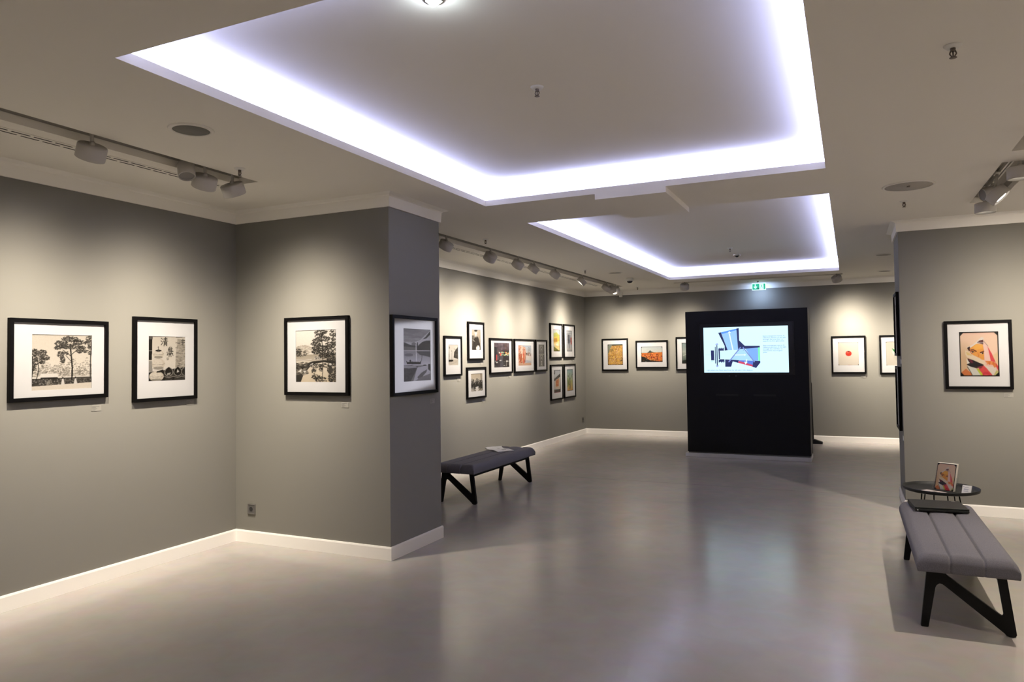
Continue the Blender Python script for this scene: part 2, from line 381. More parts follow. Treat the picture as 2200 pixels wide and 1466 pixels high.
def p_jars():
    c = Cv(100, 114, g(214, 8), 4); c.grad(0, .7, g(205, 12), g(214, 10))
    c.poly([(0, .03), (.11, .03), (.1, .53), (0, .53)], g(25)); c.poly([(0, 0), (.12, 0), (.12, .08), (0, .08)], g(95)); c.line([(0, .33), (.1, .33)], .012, g(170))
    c.poly([(.78, .05), (1, .08), (1, .8), (.72, .7), (.74, .4)], g(165, 12))
    c.scat(.75, 1, .08, .78, 160, .03, [g(120, 10), g(190, 12), g(95), g(150, 12), g(210, 10)], .7, .3)
    c.poly([(0, .8), (1, .7), (1, 1), (0, 1)], g(28)); c.poly([(0, .55), (.1, .55), (.12, .8), (0, .78)], g(150))
    for y, ry, rx, cx in ((.40, .095, .14, .27), (.62, .12, .17, .27), (.89, .11, .19, .22)):
        c.ell(cx, y, rx, ry, g(196, 14)); c.ell(cx - .02, y - .02, rx * .8, ry * .7, g(216, 12), .6); c.ell(cx, y + ry * .75, rx * .8, ry * .3, g(105), .5)
        c.line([(cx - rx, y), (cx - rx * .3, y + .02), (cx + rx * .6, y + .015), (cx + rx, y - .01)], .008, g(110), .7)
        c.scat(cx - rx * .7, cx + rx * .7, y - ry * .5, y + ry * .6, 26, .016, [g(130), g(165), g(232)], .5, .2)
    c.ell(.27, .325, .08, .022, g(30)); c.line([(.27, .32), (.265, .24)], .018, g(90)); c.poly([(.23, .78), (.4, .74), (.38, .8), (.22, .81)], g(25))
    for x in (.545, .79, 1.0):
        c.ell(x, .84, .125, .12, g(120)); c.ell(x, .86, .12, .11, g(60)); c.ell(x, .80, .115, .1, g(150)); c.ell(x, .80, .098, .085, g(22)); c.ell(x, .79, .05, .1, g(25))
        c.line([(x - .12, .9), (x, .93), (x + .12, .9)], .014, g(150)); c.line([(x - .1, .96), (x, .985), (x + .1, .96)], .012, g(95))
    c.poly([(.78, .74), (.83, .8), (.76, .82)], g(210)); c.poly([(.5, .83), (.6, .81), (.58, .86), (.5, .87)], g(170))
    k = g(58); w = .018    # brush characters on the white wall behind
    for s_ in ([(.345, .05), (.375, .075)], [(.335, .11), (.365, .13)], [(.34, .2), (.38, .15)], [(.41, .06), (.50, .05)], [(.405, .09), (.50, .085)], [(.455, .03), (.455, .12)], [(.395, .125), (.515, .115)], [(.42, .14), (.415, .22)], [(.42, .145), (.49, .14), (.49, .215), (.475, .21)], [(.42, .165), (.49, .16)], [(.42, .185), (.49, .182)]): c.line(s_, w, k)
    for s_ in ([(.55, .26), (.53, .31)], [(.53, .30), (.64, .28)], [(.575, .24), (.575, .42)], [(.49, .36), (.66, .34)], [(.53, .32), (.63, .315)], [(.62, .25), (.62, .38)], [(.5, .43), (.52, .39)], [(.55, .46), (.55, .39)], [(.605, .46), (.59, .39)], [(.66, .43), (.62, .38)], [(.5, .40), (.65, .385)]): c.line(s_, w, k)
    for s_ in ([(.49, .49), (.54, .485)], [(.50, .5), (.50, .53)], [(.53, .5), (.53, .53), (.5, .53)]): c.line(s_, .01, k)
    c.line([(.88, .10), (.99, .09)], .02, k); c.line([(.93, .06), (.93, .2)], .02, k); c.line([(.9, .15), (.98, .14)], .02, k); c.line([(.75, .02), (.92, .01)], .02, k)
    return c.out()


def p_bridge():
    c = Cv(108, 136, g(236, 10), 5); c.grad(0, .5, g(238, 8), g(226, 12))
    c.leaves(.2, .38, .2, .09, 260, .03, [g(190, 14), g(170, 16), g(205, 12), g(150, 14)], .5); c.leaves(.06, .42, .08, .08, 80, .025, [g(60), g(80), g(45)])
    c.grad(.47, .62, g(168, 16), g(190, 14)); c.leaves(.24, .45, .05, .05, 40, .02, [g(90, 10), g(120, 12)]); c.leaves(.1, .49, .14, .02, 40, .02, [g(50), g(90)])
    c.grad(.60, 1, g(222, 14), g(206, 24)); c.line([(.0, .565), (.2, .58), (.4, .56)], .01, g(228))
    d = [g(34), g(48), g(62), g(28), g(85)]
    for x, y, rx, ry, n in ((.62, .05, .16, .05, 130), (.92, .07, .1, .07, 80), (.6, .12, .13, .04, 90), (.56, .2, .14, .04, 110), (.5, .27, .12, .04, 100), (.75, .18, .1, .05, 60), (.95, .22, .08, .1, 100), (.85, .3, .12, .06, 110), (.6, .35, .2, .06, 220), (.52, .42, .12, .05, 120), (.82, .42, .2, .09, 260), (.9, .54, .14, .08, 180), (.7, .5, .14, .05, 120)):
        c.leaves(x, y, rx, ry, n, .022, d)
    c.line([(.62, .05), (.66, .3), (.67, .6)], .018, g(40)); c.line([(.66, .2), (.85, .15)], .01, g(40))
    c.leaves(.55, .54, .08, .035, 50, .018, [g(210), g(150), g(70)])
    c.poly([(0, .62), (.2, .66), (.42, .60), (.7, .58), (1, .60), (1, .66), (.7, .62), (.5, .64), (.36, .7), (.25, .8), (.18, .88), (.12, 1), (0, 1)], g(52))
    c.scat(0, .3, .62, .86, 160, .03, [g(130, 12), g(90), g(45), g(175, 12)], .7, .4); c.poly([(.36, .66), (.44, .63), (.42, .66), (.35, .69)], g(238)); c.poly([(.05, .8), (.15, .74), (.13, .8)], g(232)); c.poly([(.18, .78), (.27, .78), (.22, .82)], g(225))
    for x, y, rx, ry, n in ((.5, .68, .14, .05, 80), (.62, .74, .05, .06, 40), (.45, .78, .06, .05, 40), (.5, .9, .1, .05, 70), (.62, .95, .14, .06, 90), (.9, .75, .12, .12, 200), (.86, .92, .06, .1, 120), (.97, .9, .06, .12, 90), (.75, .68, .14, .04, 80)): c.leaves(x, y, rx, ry, n, .022, d, .85)
    c.line([(.665, .6), (.66, .98)], .014, g(60)); c.ell(.85, .66, .03, .02, g(220)); c.poly([(.82, .7), (.89, .7), (.91, .82), (.8, .82)], g(70))
    c.leaves(.05, .93, .1, .07, 90, .025, [g(40), g(60)])
    return c.out()


def p_lake():
    c = Cv(92, 140, g(120, 0), 6); c.grad(0, .3, (118, 116, 120), (150, 147, 150))
    for i in range(60): c.ell(c.R.rand(), c.R.rand() * .28, .18, .02, (168, 166, 170) if i % 2 else (104, 102, 108), .22)
    c.poly([(.1, .26), (.35, .27), (.6, .22), (1, .02), (1, .34), (.1, .34)], (178, 176, 180)); c.poly([(1, .03), (.8, .16), (.7, .2), (.85, .18), (1, .1)], (50, 50, 54))
    c.poly([(0, .26), (.2, .3), (.3, .32), (.5, .33), (.5, .42), (0, .42)], (72, 72, 76)); c.poly([(.3, .28), (.4, .26), (.5, .3), (.5, .33), (.3, .32)], (120, 118, 120))
    c.poly([(.48, .36), (.58, .3), (.7, .25), (.85, .22), (1, .22), (1, .42), (.48, .42)], (52, 52, 56)); c.line([(.52, .27), (.52, .36)], .03, (40, 40, 44))
    c.poly([(0, .34), (.5, .36), (.5, .42), (0, .42)], (112, 110, 112)); c.grad(.415, .43, (190, 188, 192), (180, 178, 182)); c.grad(.43, .7, (138, 136, 142), (190, 188, 196))
    c.poly([(.45, .43), (1, .43), (1, .55), (.8, .52), (.6, .5)], (76, 76, 82)); c.line([(.46, .3), (.47, .62)], .02, (215, 213, 218)); c.ell(.2, .5, .15, .03, (90, 90, 96), .6)
    c.poly([(.1, .6), (.16, .635), (.3, .625), (.44, .63), (.6, .635), (.66, .6), (.62, .68), (.14, .67)], (30, 30, 34)); c.ell(.25, .61, .03, .02, (40, 40, 44)); c.line([(.66, .6), (.68, .5)], .015, (60, 60, 64))
    c.poly([(0, .69), (.3, .69), (.52, .72), (.4, .85), (.25, 1), (0, 1)], (70, 70, 74)); c.poly([(0, .69), (.45, .71), (.5, .74), (.2, .75), (0, .74)], (150, 148, 154)); c.scat(0, .3, .76, 1, 60, .03, [(60, 60, 64), (86, 86, 90)], .5)
    c.poly([(.5, .74), (.9, .7), (1, .74), (1, 1), (.35, 1)], (176, 174, 182)); c.poly([(.9, .68), (1, .68), (1, .82), (.9, .78)], (60, 60, 64)); c.ell(.78, .7, .07, .012, (40, 40, 44))
    c.poly([(.5, .92), (.65, .84), (.86, .78), (.84, .83), (.68, .92), (.52, .95)], (96, 94, 98)); c.poly([(.4, 1), (.6, .93), (1, .86), (1, 1)], (120, 118, 122))
    return c.out()


def p_sails():
    c = Cv(44, 50, g(214, 8), 7); c.grad(0, .6, g(208, 10), g(224, 8)); c.grad(.72, 1, g(190, 14), g(205, 12))
    c.line([(.12, .1), (.14, .8)], .03, g(60)); c.line([(.16, .14), (.08, .5), (.05, .8)], .05, g(120)); c.poly([(.12, .12), (.24, .4), (.28, .72), (.14, .78)], g(222)); c.line([(.36, .3), (.34, .78)], .04, g(90)); c.poly([(.34, .35), (.48, .3), (.46, .72), (.34, .74)], g(205))
    c.poly([(.6, .36), (1, .1), (1, .7), (.55, .62)], g(70)); c.scat(.6, 1, .2, .6, 50, .05, [g(110), g(40), g(150)], .6, .2); c.poly([(.05, .72), (.5, .72), (.5, .8), (.05, .82)], g(40)); c.line([(.2, .95), (.9, .82)], .01, g(150)); return c.out()


def p_cap():
    c = Cv(34, 50, g(190, 10), 8); c.grad(0, 1, g(178, 14), g(150, 20)); c.poly([(0, .3), (.3, .3), (.2, 1), (0, 1)], g(100)); c.poly([(.38, .33), (.62, .33), (.8, .45), (.95, .8), (.95, 1), (.1, 1), (.2, .6)], g(52))
    c.ell(.48, .16, .13, .13, g(215)); c.poly([(.32, .08), (.66, .06), (.62, .0), (.4, .0)], g(45)); c.ell(.48, .07, .16, .05, g(50)); c.poly([(.42, .3), (.55, .3), (.5, .42)], g(225)); c.ell(.44, .15, .02, .012, g(60)); c.ell(.53, .15, .02, .012, g(60))
    c.line([(.15, .5), (.4, .6)], .04, g(190)); c.ell(.7, .9, .2, .13, g(236)); c.scat(0, 1, .35, 1, 60, .05, [g(80), g(40), g(120)], .4); return c.out()


def p_group():
    c = Cv(44, 44, g(198, 14), 9); c.grad(0, .5, g(190, 22), g(206, 12)); c.poly([(.84, 0), (.9, 0), (.9, .5), (.84, .5)], g(60))
    for i, x in enumerate((.1, .22, .38, .52, .64, .78, .9)):
        y = .33 + .05 * ((i * 37) % 3); c.ell(x, y, .05, .06, g(70 if i % 2 else 150)); c.poly([(x - .09, .85), (x - .08, y + .1), (x, y + .05), (x + .08, y + .1), (x + .09, .85)], g(30 + 8 * (i % 3)))
        c.poly([(x - .02, y + .1), (x + .02, y + .1), (x, y + .22)], g(220))
    c.scat(0, 1, .5, 1, 140, .04, [g(30), g(50), g(200), g(28), g(90)], .6); c.poly([(.4, .75), (.65, .72), (.62, 1), (.42, 1)], g(228)); c.poly([(.05, .8), (.25, .75), (.3, .95), (.1, 1)], g(190), .7); return c.out()


def p_neon():
    c = Cv(46, 58, (70, 58, 66), 10); c.grad(0, .35, (118, 104, 114), (82, 66, 76)); c.scat(0, 1, 0, .4, 60, .07, [(60, 52, 60), (140, 126, 134), (96, 70, 66)], .6)
    c.poly([(0, .15), (.2, .2), (.22, 1), (0, 1)], (48, 42, 50)); c.poly([(.38, .5), (.58, .5), (.58, 1), (.38, 1)], (92, 90, 98)); c.poly([(.6, .35), (1, .3), (1, 1), (.6, 1)], (44, 36, 40))
    c.scat(.35, 1, .37, .52, 60, .035, [(240, 220, 150), (230, 70, 60), (90, 200, 170), (250, 250, 240), (220, 120, 60)], .95, .8); c.line([(.18, .5), (.18, .7)], .05, (235, 90, 90)); c.line([(.26, .52), (.26, .68)], .03, (240, 200, 200))
    c.scat(0, 1, .7, .95, 26, .045, [(235, 235, 230), (160, 170, 170), (60, 60, 66)], .9, .5); c.line([(.8, .7), (.8, .95)], .02, (240, 240, 235)); c.line([(.78, .75), (1, .74)], .02, (240, 240, 235)); return c.out()


def p_plaza():
    c = Cv(42, 52, (200, 205, 215), 11); c.grad(0, .4, (190, 205, 222), (215, 215, 215)); c.poly([(0, 0), (.2, .02), (.55, .1), (.6, .4), (.5, 1), (0, 1)], (214, 160, 130))
    c.poly([(.2, 0), (.36, 0), (.36, .6), (.2, .7)], (240, 214, 196)); c.poly([(.0, .4), (.28, .4), (.3, .75), (0, .8)], (176, 104, 76)); c.scat(0, .55, .1, .9, 90, .035, [(226, 120, 90), (245, 225, 205), (150, 90, 74), (235, 190, 160)], .7, 1)
    c.leaves(.85, .25, .15, .15, 60, .03, [(110, 104, 96), (150, 146, 140)], .6); c.poly([(.6, .45), (1, .55), (1, .8), (.6, .7)], (232, 230, 224)); c.scat(.6, 1, .36, .5, 30, .04, [(90, 76, 66), (150, 110, 86)], .8); c.grad(.86, 1, (222, 188, 160), (200, 150, 118)); c.line([(.42, .38), (.4, .9)], .04, (225, 84, 64)); return c.out()


def p_arches():
    c = Cv(26, 50, (120, 118, 116), 12); c.poly([(0, 0), (.2, 0), (.2, 1), (0, 1)], (90, 88, 86)); c.poly([(.8, 0), (1, 0), (1, 1), (.8, 1)], (66, 64, 62)); c.grad(.42, .48, (165, 163, 158), (150, 148, 142))
    for y, r in ((.2, .26), (.58, .26)):
        c.ell(.5, y, r, .13, (176, 174, 168)); c.ell(.5, y + .02, r * .7, .1, (86, 84, 82)); c.ell(.5, y + .03, r * .35, .06, (190, 188, 184))
    c.ell(.5, .78, .08, .03, (240, 240, 235)); c.ell(.5, .88, .1, .035, (225, 225, 220)); c.poly([(.3, .9), (.7, .9), (.7, 1), (.3, 1)], (150, 148, 140)); return c.out()


def p_hillside():
    c = Cv(26, 50, (205, 214, 205), 13); c.poly([(0, .2), (.5, .14), (1, .28), (1, .6), (0, .6)], (188, 190, 96)); c.poly([(0, .35), (1, .3), (1, .75), (0, .7)], (228, 200, 92)); c.poly([(.1, .42), (.6, .38), (.62, .56), (.1, .6)], (196, 150, 62)); c.poly([(0, .66), (1, .5), (1, .95), (.5, .9)], (238, 214, 150)); c.poly([(0, .75), (.9, .95), (.9, 1), (0, 1)], (110, 118, 50)); c.poly([(.3, .7), (.7, .62), (.8, .75)], (250, 240, 215)); c.film(t=.05, r=.07); c.line([(0, .01), (1, .01)], .08, (170, 60, 80)); return c.out()


def p_laundry():
    c = Cv(26, 50, (196, 200, 206), 14); c.grad(0, 1, (200, 204, 210), (176, 178, 180)); c.line([(.1, .18), (.9, .12)], .03, (70, 70, 76)); c.poly([(.25, .2), (.5, .2), (.52, .65), (.28, .6)], (70, 72, 84)); c.poly([(.55, .2), (.7, .2), (.72, .55), (.56, .6)], (104, 106, 116)); c.poly([(.74, .35), (.92, .33), (.92, .65), (.76, .66)], (190, 70, 60)); c.line([(.45, .6), (.46, .85)], .08, (60, 62, 70)); c.grad(.85, .9, (210, 205, 198), (170, 165, 160)); c.film(t=.05, r=.07); return c.out()


def p_barn():
    c = Cv(26, 50, (206, 210, 214), 15); c.leaves(.1, .12, .12, .08, 40, .05, [(50, 56, 50)]); c.poly([(0, .4), (1, .16), (1, .3), (0, .5)], (60, 56, 52)); c.poly([(.15, .5), (.9, .32), (.95, .85), (.1, .8)], (222, 206, 186)); c.poly([(.3, .5), (.75, .36), (.7, .72), (.3, .72)], (206, 128, 72)); c.scat(.3, .75, .42, .72, 30, .05, [(176, 96, 54), (226, 160, 96)], .7); c.grad(.84, 1, (90, 76, 60), (70, 60, 54)); c.scat(0, 1, .84, 1, 30, .05, [(150, 66, 70), (60, 66, 50)], .7); c.film(t=.05, r=.07); c.line([(0, .99), (1, .99)], .06, (180, 70, 90)); return c.out()


def p_baretree():
    c = Cv(26, 50, (170, 190, 180), 16); c.grad(0, .5, (150, 180, 190), (190, 200, 160)); c.grad(.5, 1, (180, 190, 120), (226, 170, 90)); c.ell(.15, .6, .2, .2, (120, 150, 70), .7); c.line([(.5, .9), (.52, .55), (.45, .42)], .09, (44, 40, 38))
    for a, b_ in (((.5, .5), (.25, .28)), ((.5, .5), (.8, .3)), ((.47, .45), (.5, .2)), ((.7, .36), (.9, .24)), ((.3, .33), (.15, .3)), ((.2, .65), (.5, .72)), ((.15, .5), (.3, .62))): c.line([a, b_], .04, (50, 46, 44))
    c.film(t=.05, r=.07); return c.out()


def p_tulips():
    c = Cv(42, 52, (200, 160, 90), 17); c.poly([(0, 0), (.35, 0), (.1, .3), (0, .5)], (150, 160, 150)); c.scat(0, 1, .1, 1, 700, .028, [(226, 180, 90), (240, 206, 130), (190, 140, 70), (150, 110, 60), (214, 176, 150), (240, 190, 80)], .85, .7); c.poly([(0, .02), (.3, .02), (.06, .45), (0, .5)], (140, 150, 140), .8); c.leaves(.3, .3, .1, .1, 40, .03, [(90, 76, 50), (110, 110, 80)], .7); c.leaves(.9, .72, .1, .1, 30, .03, [(70, 60, 40)], .8); c.poly([(.3, 0), (1, 0), (1, .06), (.3, .08)], (60, 70, 60)); c.film(t=.04, r=.05)
    c.line([(.995, .05), (.995, .98)], .03, (200, 60, 70)); c.line([(0, .995), (1, .995)], .015, (220, 90, 90)); return c.out()


def p_field():
    c = Cv(62, 46, (214, 220, 218), 18); c.grad(0, .4, (206, 216, 218), (222, 224, 214)); c.poly([(.28, .4), (.36, .33), (.42, .24), (.48, .31), (.58, .36), (.7, .38), (.98, .36), (.98, .42), (.02, .46), (.02, .4)], (84, 92, 84)); c.poly([(.02, .42), (1, .37), (1, 1), (0, 1)], (224, 136, 62))
    c.scat(0, 1, .45, .95, 420, .018, [(240, 160, 80), (206, 96, 50), (120, 50, 34), (234, 120, 90), (246, 190, 110), (80, 40, 30)], .9, .9); c.poly([(0, .62), (.2, .68), (.4, .86), (.9, .94), (1, 1), (0, 1)], (38, 42, 36)); c.scat(.05, .95, .72, .98, 30, .012, [(70, 120, 60), (230, 80, 80), (240, 240, 235), (210, 160, 70)], .9); c.film(t=.022, r=.045, red=None); c.line([(0, .995), (1, .995)], .012, (210, 50, 60)); return c.out()


def p_sea():
    c = Cv(42, 52, (150, 165, 160), 19); c.grad(0, .4, (140, 158, 160), (176, 186, 178)); c.grad(.4, 1, (190, 196, 186), (80, 96, 88)); c.line([(.1, .6), (.5, .5), (.9, .56)], .03, (214, 218, 208)); c.poly([(0, .85), (.4, .78), (1, .9), (1, 1), (0, 1)], (50, 56, 50)); c.film(t=.035, r=.03); c.line([(0, .995), (1, .995)], .02, (200, 50, 60)); return c.out()


def p_tomato():
    c = Cv(70, 84, (222, 214, 200), 20); c.ell(.51, .49, .145, .112, (206, 66, 50)); c.ell(.47, .45, .07, .045, (232, 110, 90), .8); c.ell(.52, .41, .035, .025, (90, 60, 50)); c.line([(.44, .44), (.58, .44)], .012, (240, 150, 130))
    k = (150, 140, 130)
    c.line([(.02, .02), (.98, .02)], .008, k); c.line([(.02, .02), (.02, .98)], .006, (190, 182, 170)); c.line([(.98, .02), (.98, .98)], .006, (190, 182, 170)); c.line([(.02, .98), (.42, .98)], .01, k); c.line([(.62, .98), (.98, .98)], .01, k)
    for x in (.03, .97): c.ell(x, .03, .025, .015, (110, 100, 95)); c.ell(x, .975, .03, .018, (80, 70, 66))
    for x in (.48, .53, .57, .64): c.ell(x, .98, .015, .012, (150, 80, 70))
    return c.out(grain=1.5)


def p_leaf():
    c = Cv(66, 84, (220, 214, 200), 21); c.ell(.55, .42, .25, .17, (232, 228, 218)); c.ell(.6, .62, .2, .2, (206, 202, 190), .7); c.poly([(.3, .28), (.48, .36), (.66, .4), (.7, .5), (.5, .48), (.38, .4)], (60, 150, 84)); c.poly([(.5, .42), (.62, .42), (.62, .56)], (36, 110, 60)); c.line([(.02, .02), (.98, .02)], .008, (150, 140, 130)); c.line([(.02, .02), (.02, .98)], .006, (180, 172, 160))
    for x in (.03, .97): c.ell(x, .03, .025, .015, (110, 100, 95)); c.ell(x, .975, .025, .015, (100, 90, 84))
    return c.out(grain=1.5)


def p_pink(): return Cv(30, 44, (214, 176, 170), 22).scat(0, 1, 0, 1, 60, .12, [(200, 150, 150), (226, 200, 190), (180, 140, 140)], .5).film(t=.04, r=.06).out()
def p_pale(): return Cv(30, 44, (176, 190, 178), 23).scat(0, 1, 0, 1, 60, .12, [(160, 176, 168), (200, 206, 190), (140, 160, 150)], .5).film(t=.04, r=.06).out()


def p_veil(w=96, h=114, t=.035):
    c = Cv(w, h, (238, 208, 186), 24)
    q = lambda *a: [((x - 415) / 535.0, (y - 362) / 630.0) for x, y in a]
    for i in range(26):
        k = i / 26.0; c.ell(.05, .75, .55 * (1 - k * .8), .55 * (1 - k * .8), (206 + 10 * k, 180, 140), .05)
    c.grad(0, .08, (236, 190, 170), (238, 206, 188)); c.poly(q((930, 640), (860, 700), (940, 900)), (226, 200, 150), .6)
    # neck, shoulder and lower cloths
    c.poly(q((440, 930), (500, 880), (560, 930), (590, 975), (445, 975)), (214, 130, 76))
    c.poly(q((515, 840), (560, 835), (640, 885), (705, 975), (590, 975), (540, 900)), (222, 220, 212)); c.line(q((520, 850), (560, 920), (585, 975)), .014, (40, 34, 40))
    c.poly(q((640, 885), (672, 878), (740, 975), (700, 975)), (196, 206, 70)); c.poly(q((668, 880), (742, 838), (800, 900), (855, 975), (735, 975)), (222, 88, 88)); c.ell(.66, .95, .09, .06, (206, 60, 76)); c.ell(.66, .98, .07, .04, (226, 96, 96))
    # right cloth: white fold, red stripe
    c.poly(q((740, 480), (800, 570), (840, 700), (945, 880), (945, 970), (860, 975), (800, 900), (750, 840), (745, 700)), (236, 196, 184)); c.poly(q((800, 575), (850, 670), (897, 790), (835, 775)), (222, 86, 92)); c.poly(q((895, 790), (950, 880), (945, 940), (900, 850)), (216, 80, 80))
    c.poly(q((742, 490), (775, 520), (830, 775), (762, 765), (745, 620)), (240, 206, 196)); c.line(q((750, 500), (805, 570)), .01, (120, 110, 110))
    c.poly(q((745, 830), (800, 850), (890, 850), (905, 900), (860, 975), (800, 905)), (228, 216, 204)); c.poly(q((865, 975), (905, 900), (940, 920), (900, 975)), (200, 196, 130))
    # head cloth peak and hair
    c.poly(q((520, 580), (600, 550), (660, 495), (720, 440), (750, 455), (745, 500), (680, 520), (600, 575), (530, 600)), (228, 220, 212)); c.poly(q((690, 490), (745, 480), (742, 545), (660, 520)), (110, 66, 66)); c.line(q((665, 510), (700, 520), (740, 522)), .02, (176, 174, 176))
    c.poly(q((525, 590), (560, 570), (580, 640), (545, 630)), (60, 34, 34))
    # face
    c.poly(q((560, 600), (600, 570), (650, 535), (735, 545), (748, 620), (750, 760), (690, 750), (610, 700), (568, 650)), (232, 166, 84)); c.poly(q((600, 580), (650, 540), (730, 548), (735, 600), (640, 620)), (244, 190, 96), .8); c.poly(q((560, 600), (600, 640), (590, 690), (565, 650)), (200, 116, 70), .8)
    c.line(q((580, 618), (610, 618), (645, 640)), .028, (110, 60, 36)); c.line(q((700, 655), (745, 640)), .026, (120, 66, 40)); c.ell(*q((597, 648))[0], .035, .018, (236, 214, 190)); c.ell(*q((599, 648))[0], .018, .017, (50, 30, 26)); c.ell(*q((722, 668))[0], .035, .017, (232, 206, 180)); c.ell(*q((728, 668))[0], .018, .016, (50, 30, 26)); c.line(q((578, 640), (600, 636), (622, 650)), .014, (80, 44, 34)); c.line(q((700, 662), (725, 656), (746, 664)), .014, (80, 44, 34))
    c.line(q((665, 660), (680, 700), (668, 715)), .02, (206, 128, 66), .8)
    # veil across the mouth, dark fold
    c.poly(q((500, 620), (540, 640), (600, 690), (690, 735), (765, 790), (760, 830), (720, 830), (620, 770), (520, 720), (498, 680)), (232, 214, 190)); c.poly(q((505, 640), (560, 665), (600, 700), (520, 690)), (222, 196, 130), .7)
    c.poly(q((525, 735), (600, 760), (740, 825), (720, 850), (650, 875), (560, 850), (510, 822), (545, 800)), (44, 34, 40)); c.poly(q((535, 738), (590, 765), (600, 800), (570, 800)), (120, 44, 66)); c.poly(q((640, 860), (745, 832), (700, 880)), (150, 60, 70)); c.poly(q((510, 735), (555, 800), (520, 815)), (236, 230, 222))
    # hand
    c.poly(q((760, 775), (830, 775), (890, 795), (905, 850), (880, 870), (860, 830), (790, 815)), (224, 140, 76))
    for i in range(4): c.line(q((790 + 27 * i, 790), (785 + 28 * i, 822)), .022, (206, 112, 60) if i % 2 else (236, 164, 100))
    c.film((16, 22, 20), t, .085); c.line([(.0, .0), (.0, 1)], .02, (206, 50, 110)); c.line([(.1, 1), (1, 1)], .012, (210, 60, 90))
    return c.out(grain=1.5)


def colour_material(name, rough=0.45):
    m = bpy.data.materials.new(name); m.use_nodes = True; nt = m.node_tree; b = nt.nodes['Principled BSDF']
    a = nt.nodes.new('ShaderNodeAttribute'); a.attribute_name = 'Col'; nt.links.new(a.outputs['Color'], b.inputs['Base Color']); b.inputs['Roughness'].default_value = rough
    b.inputs['Specular IOR Level'].default_value = 0.2
    return m


M_print = colour_material('photo_print')


def print_mesh(name, arr, w, h, parent, y=0.0, bend=None):
    """a flat sheet in the local xz plane, centre at origin, facing -y, coloured point by point"""
    H, W = arr.shape[:2]
    xs = (np.arange(W) / (W - 1) - .5) * w; zs = (.5 - np.arange(H) / (H - 1)) * h
    X, Z = np.meshgrid(xs, zs); co = np.stack([X, np.full_like(X, y), Z], -1).reshape(-1, 3)
    if bend is not None: co = bend(co)
    i = np.arange(H * W).reshape(H, W); q = np.stack([i[1:, :-1], i[1:, 1:], i[:-1, 1:], i[:-1, :-1]], -1).reshape(-1, 4)
    me = bpy.data.meshes.new(name); me.vertices.add(len(co)); me.vertices.foreach_set('co', co.astype(np.float32).ravel())
    me.loops.add(q.size); me.loops.foreach_set('vertex_index', q.ravel().astype(np.int32)); me.polygons.add(len(q)); me.polygons.foreach_set('loop_start', (np.arange(len(q)) * 4).astype(np.int32))
    me.update(calc_edges=True)
    s = arr.reshape(-1, 3) / 255.0; l = np.where(s <= .04045, s / 12.92, ((s + .055) / 1.055) ** 2.4) ** 1.12 * .46
    at = me.color_attributes.new('Col', 'FLOAT_COLOR', 'POINT'); at.data.foreach_set('color', np.concatenate([l, np.ones((len(l), 1))], 1).astype(np.float32).ravel())
    me.materials.append(M_print); me.validate()
    o = bpy.data.objects.new(name, me); COL.objects.link(o)
    if parent is not None: o.parent = parent
    return o


# ------------------------------------------------------------------ framed photographs
M_frame = mat('black_frame_lacquer', (0.0022, 0.002, 0.002), 0.45, spec=0.08)
M_mat = mat('passepartout_card', (0.41, 0.41, 0.415), 0.8, spec=0.1)
def glass_material(name, k=0.5, rough=0.06, tint=(1, 1, 1)):
    m = bpy.data.materials.new(name); m.use_nodes = True; nt = m.node_tree; nt.nodes.clear()
    o = nt.nodes.new('ShaderNodeOutputMaterial'); t = nt.nodes.new('ShaderNodeBsdfTransparent'); g_ = nt.nodes.new('ShaderNodeBsdfGlossy'); x = nt.nodes.new('ShaderNodeMixShader')
    t.inputs[0].default_value = (*tint, 1); g_.inputs['Roughness'].default_value = rough
    fr = nt.nodes.new('ShaderNodeFresnel'); fr.inputs[0].default_value = 1.45; mu = nt.nodes.new('ShaderNodeMath'); mu.operation = 'MULTIPLY'; mu.inputs[1].default_value = k
    nt.links.new(fr.outputs[0], mu.inputs[0]); nt.links.new(mu.outputs[0], x.inputs[0]); nt.links.new(t.outputs[0], x.inputs[1]); nt.links.new(g_.outputs[0], x.inputs[2]); nt.links.new(x.outputs[0], o.inputs[0])
    return m
M_glass = glass_material('picture_glazing', 0.16, 0.08)
M_acryl = glass_material('clear_acrylic', 0.22, 0.08, (0.98, 0.985, 0.99))


def ring(b, w, h, iw, ih, y0, y1, cz=0.0, icz=None, icx=0.0, mi=0):
    """rectangular ring in xz, between depths y0 (front) and y1 (back)"""
    icz = cz if icz is None else icz
    O = [(-w / 2, cz - h / 2), (w / 2, cz - h / 2), (w / 2, cz + h / 2), (-w / 2, cz + h / 2)]
    I = [(icx - iw / 2, icz - ih / 2), (icx + iw / 2, icz - ih / 2), (icx + iw / 2, icz + ih / 2), (icx - iw / 2, icz + ih / 2)]
    v = [(x, y0, z) for x, z in O] + [(x, y0, z) for x, z in I] + [(x, y1, z) for x, z in O] + [(x, y1, z) for x, z in I]; f = []
    for i in range(4):
        j = (i + 1) % 4; f += [(i, j, 4 + j, 4 + i), (8 + j, 8 + i, 12 + i, 12 + j), (j, i, 8 + i, 8 + j), (4 + i, 4 + j, 12 + j, 12 + i)]
    b.add(v, f, mi)


WALLS = {'L': ('x', XL, PI / 2), 'PS': ('x', PX1, PI / 2), 'PF': ('y', PY0, 0), 'FW': ('y', YF, 0), 'RF': ('y', RY0, 0), 'RS': ('x', RX0, -PI / 2)}
def on_wall(wall, u, z):
    ax, v, r = WALLS[wall]
    return ((v, u, z) if ax == 'x' else (u, v, z)), r


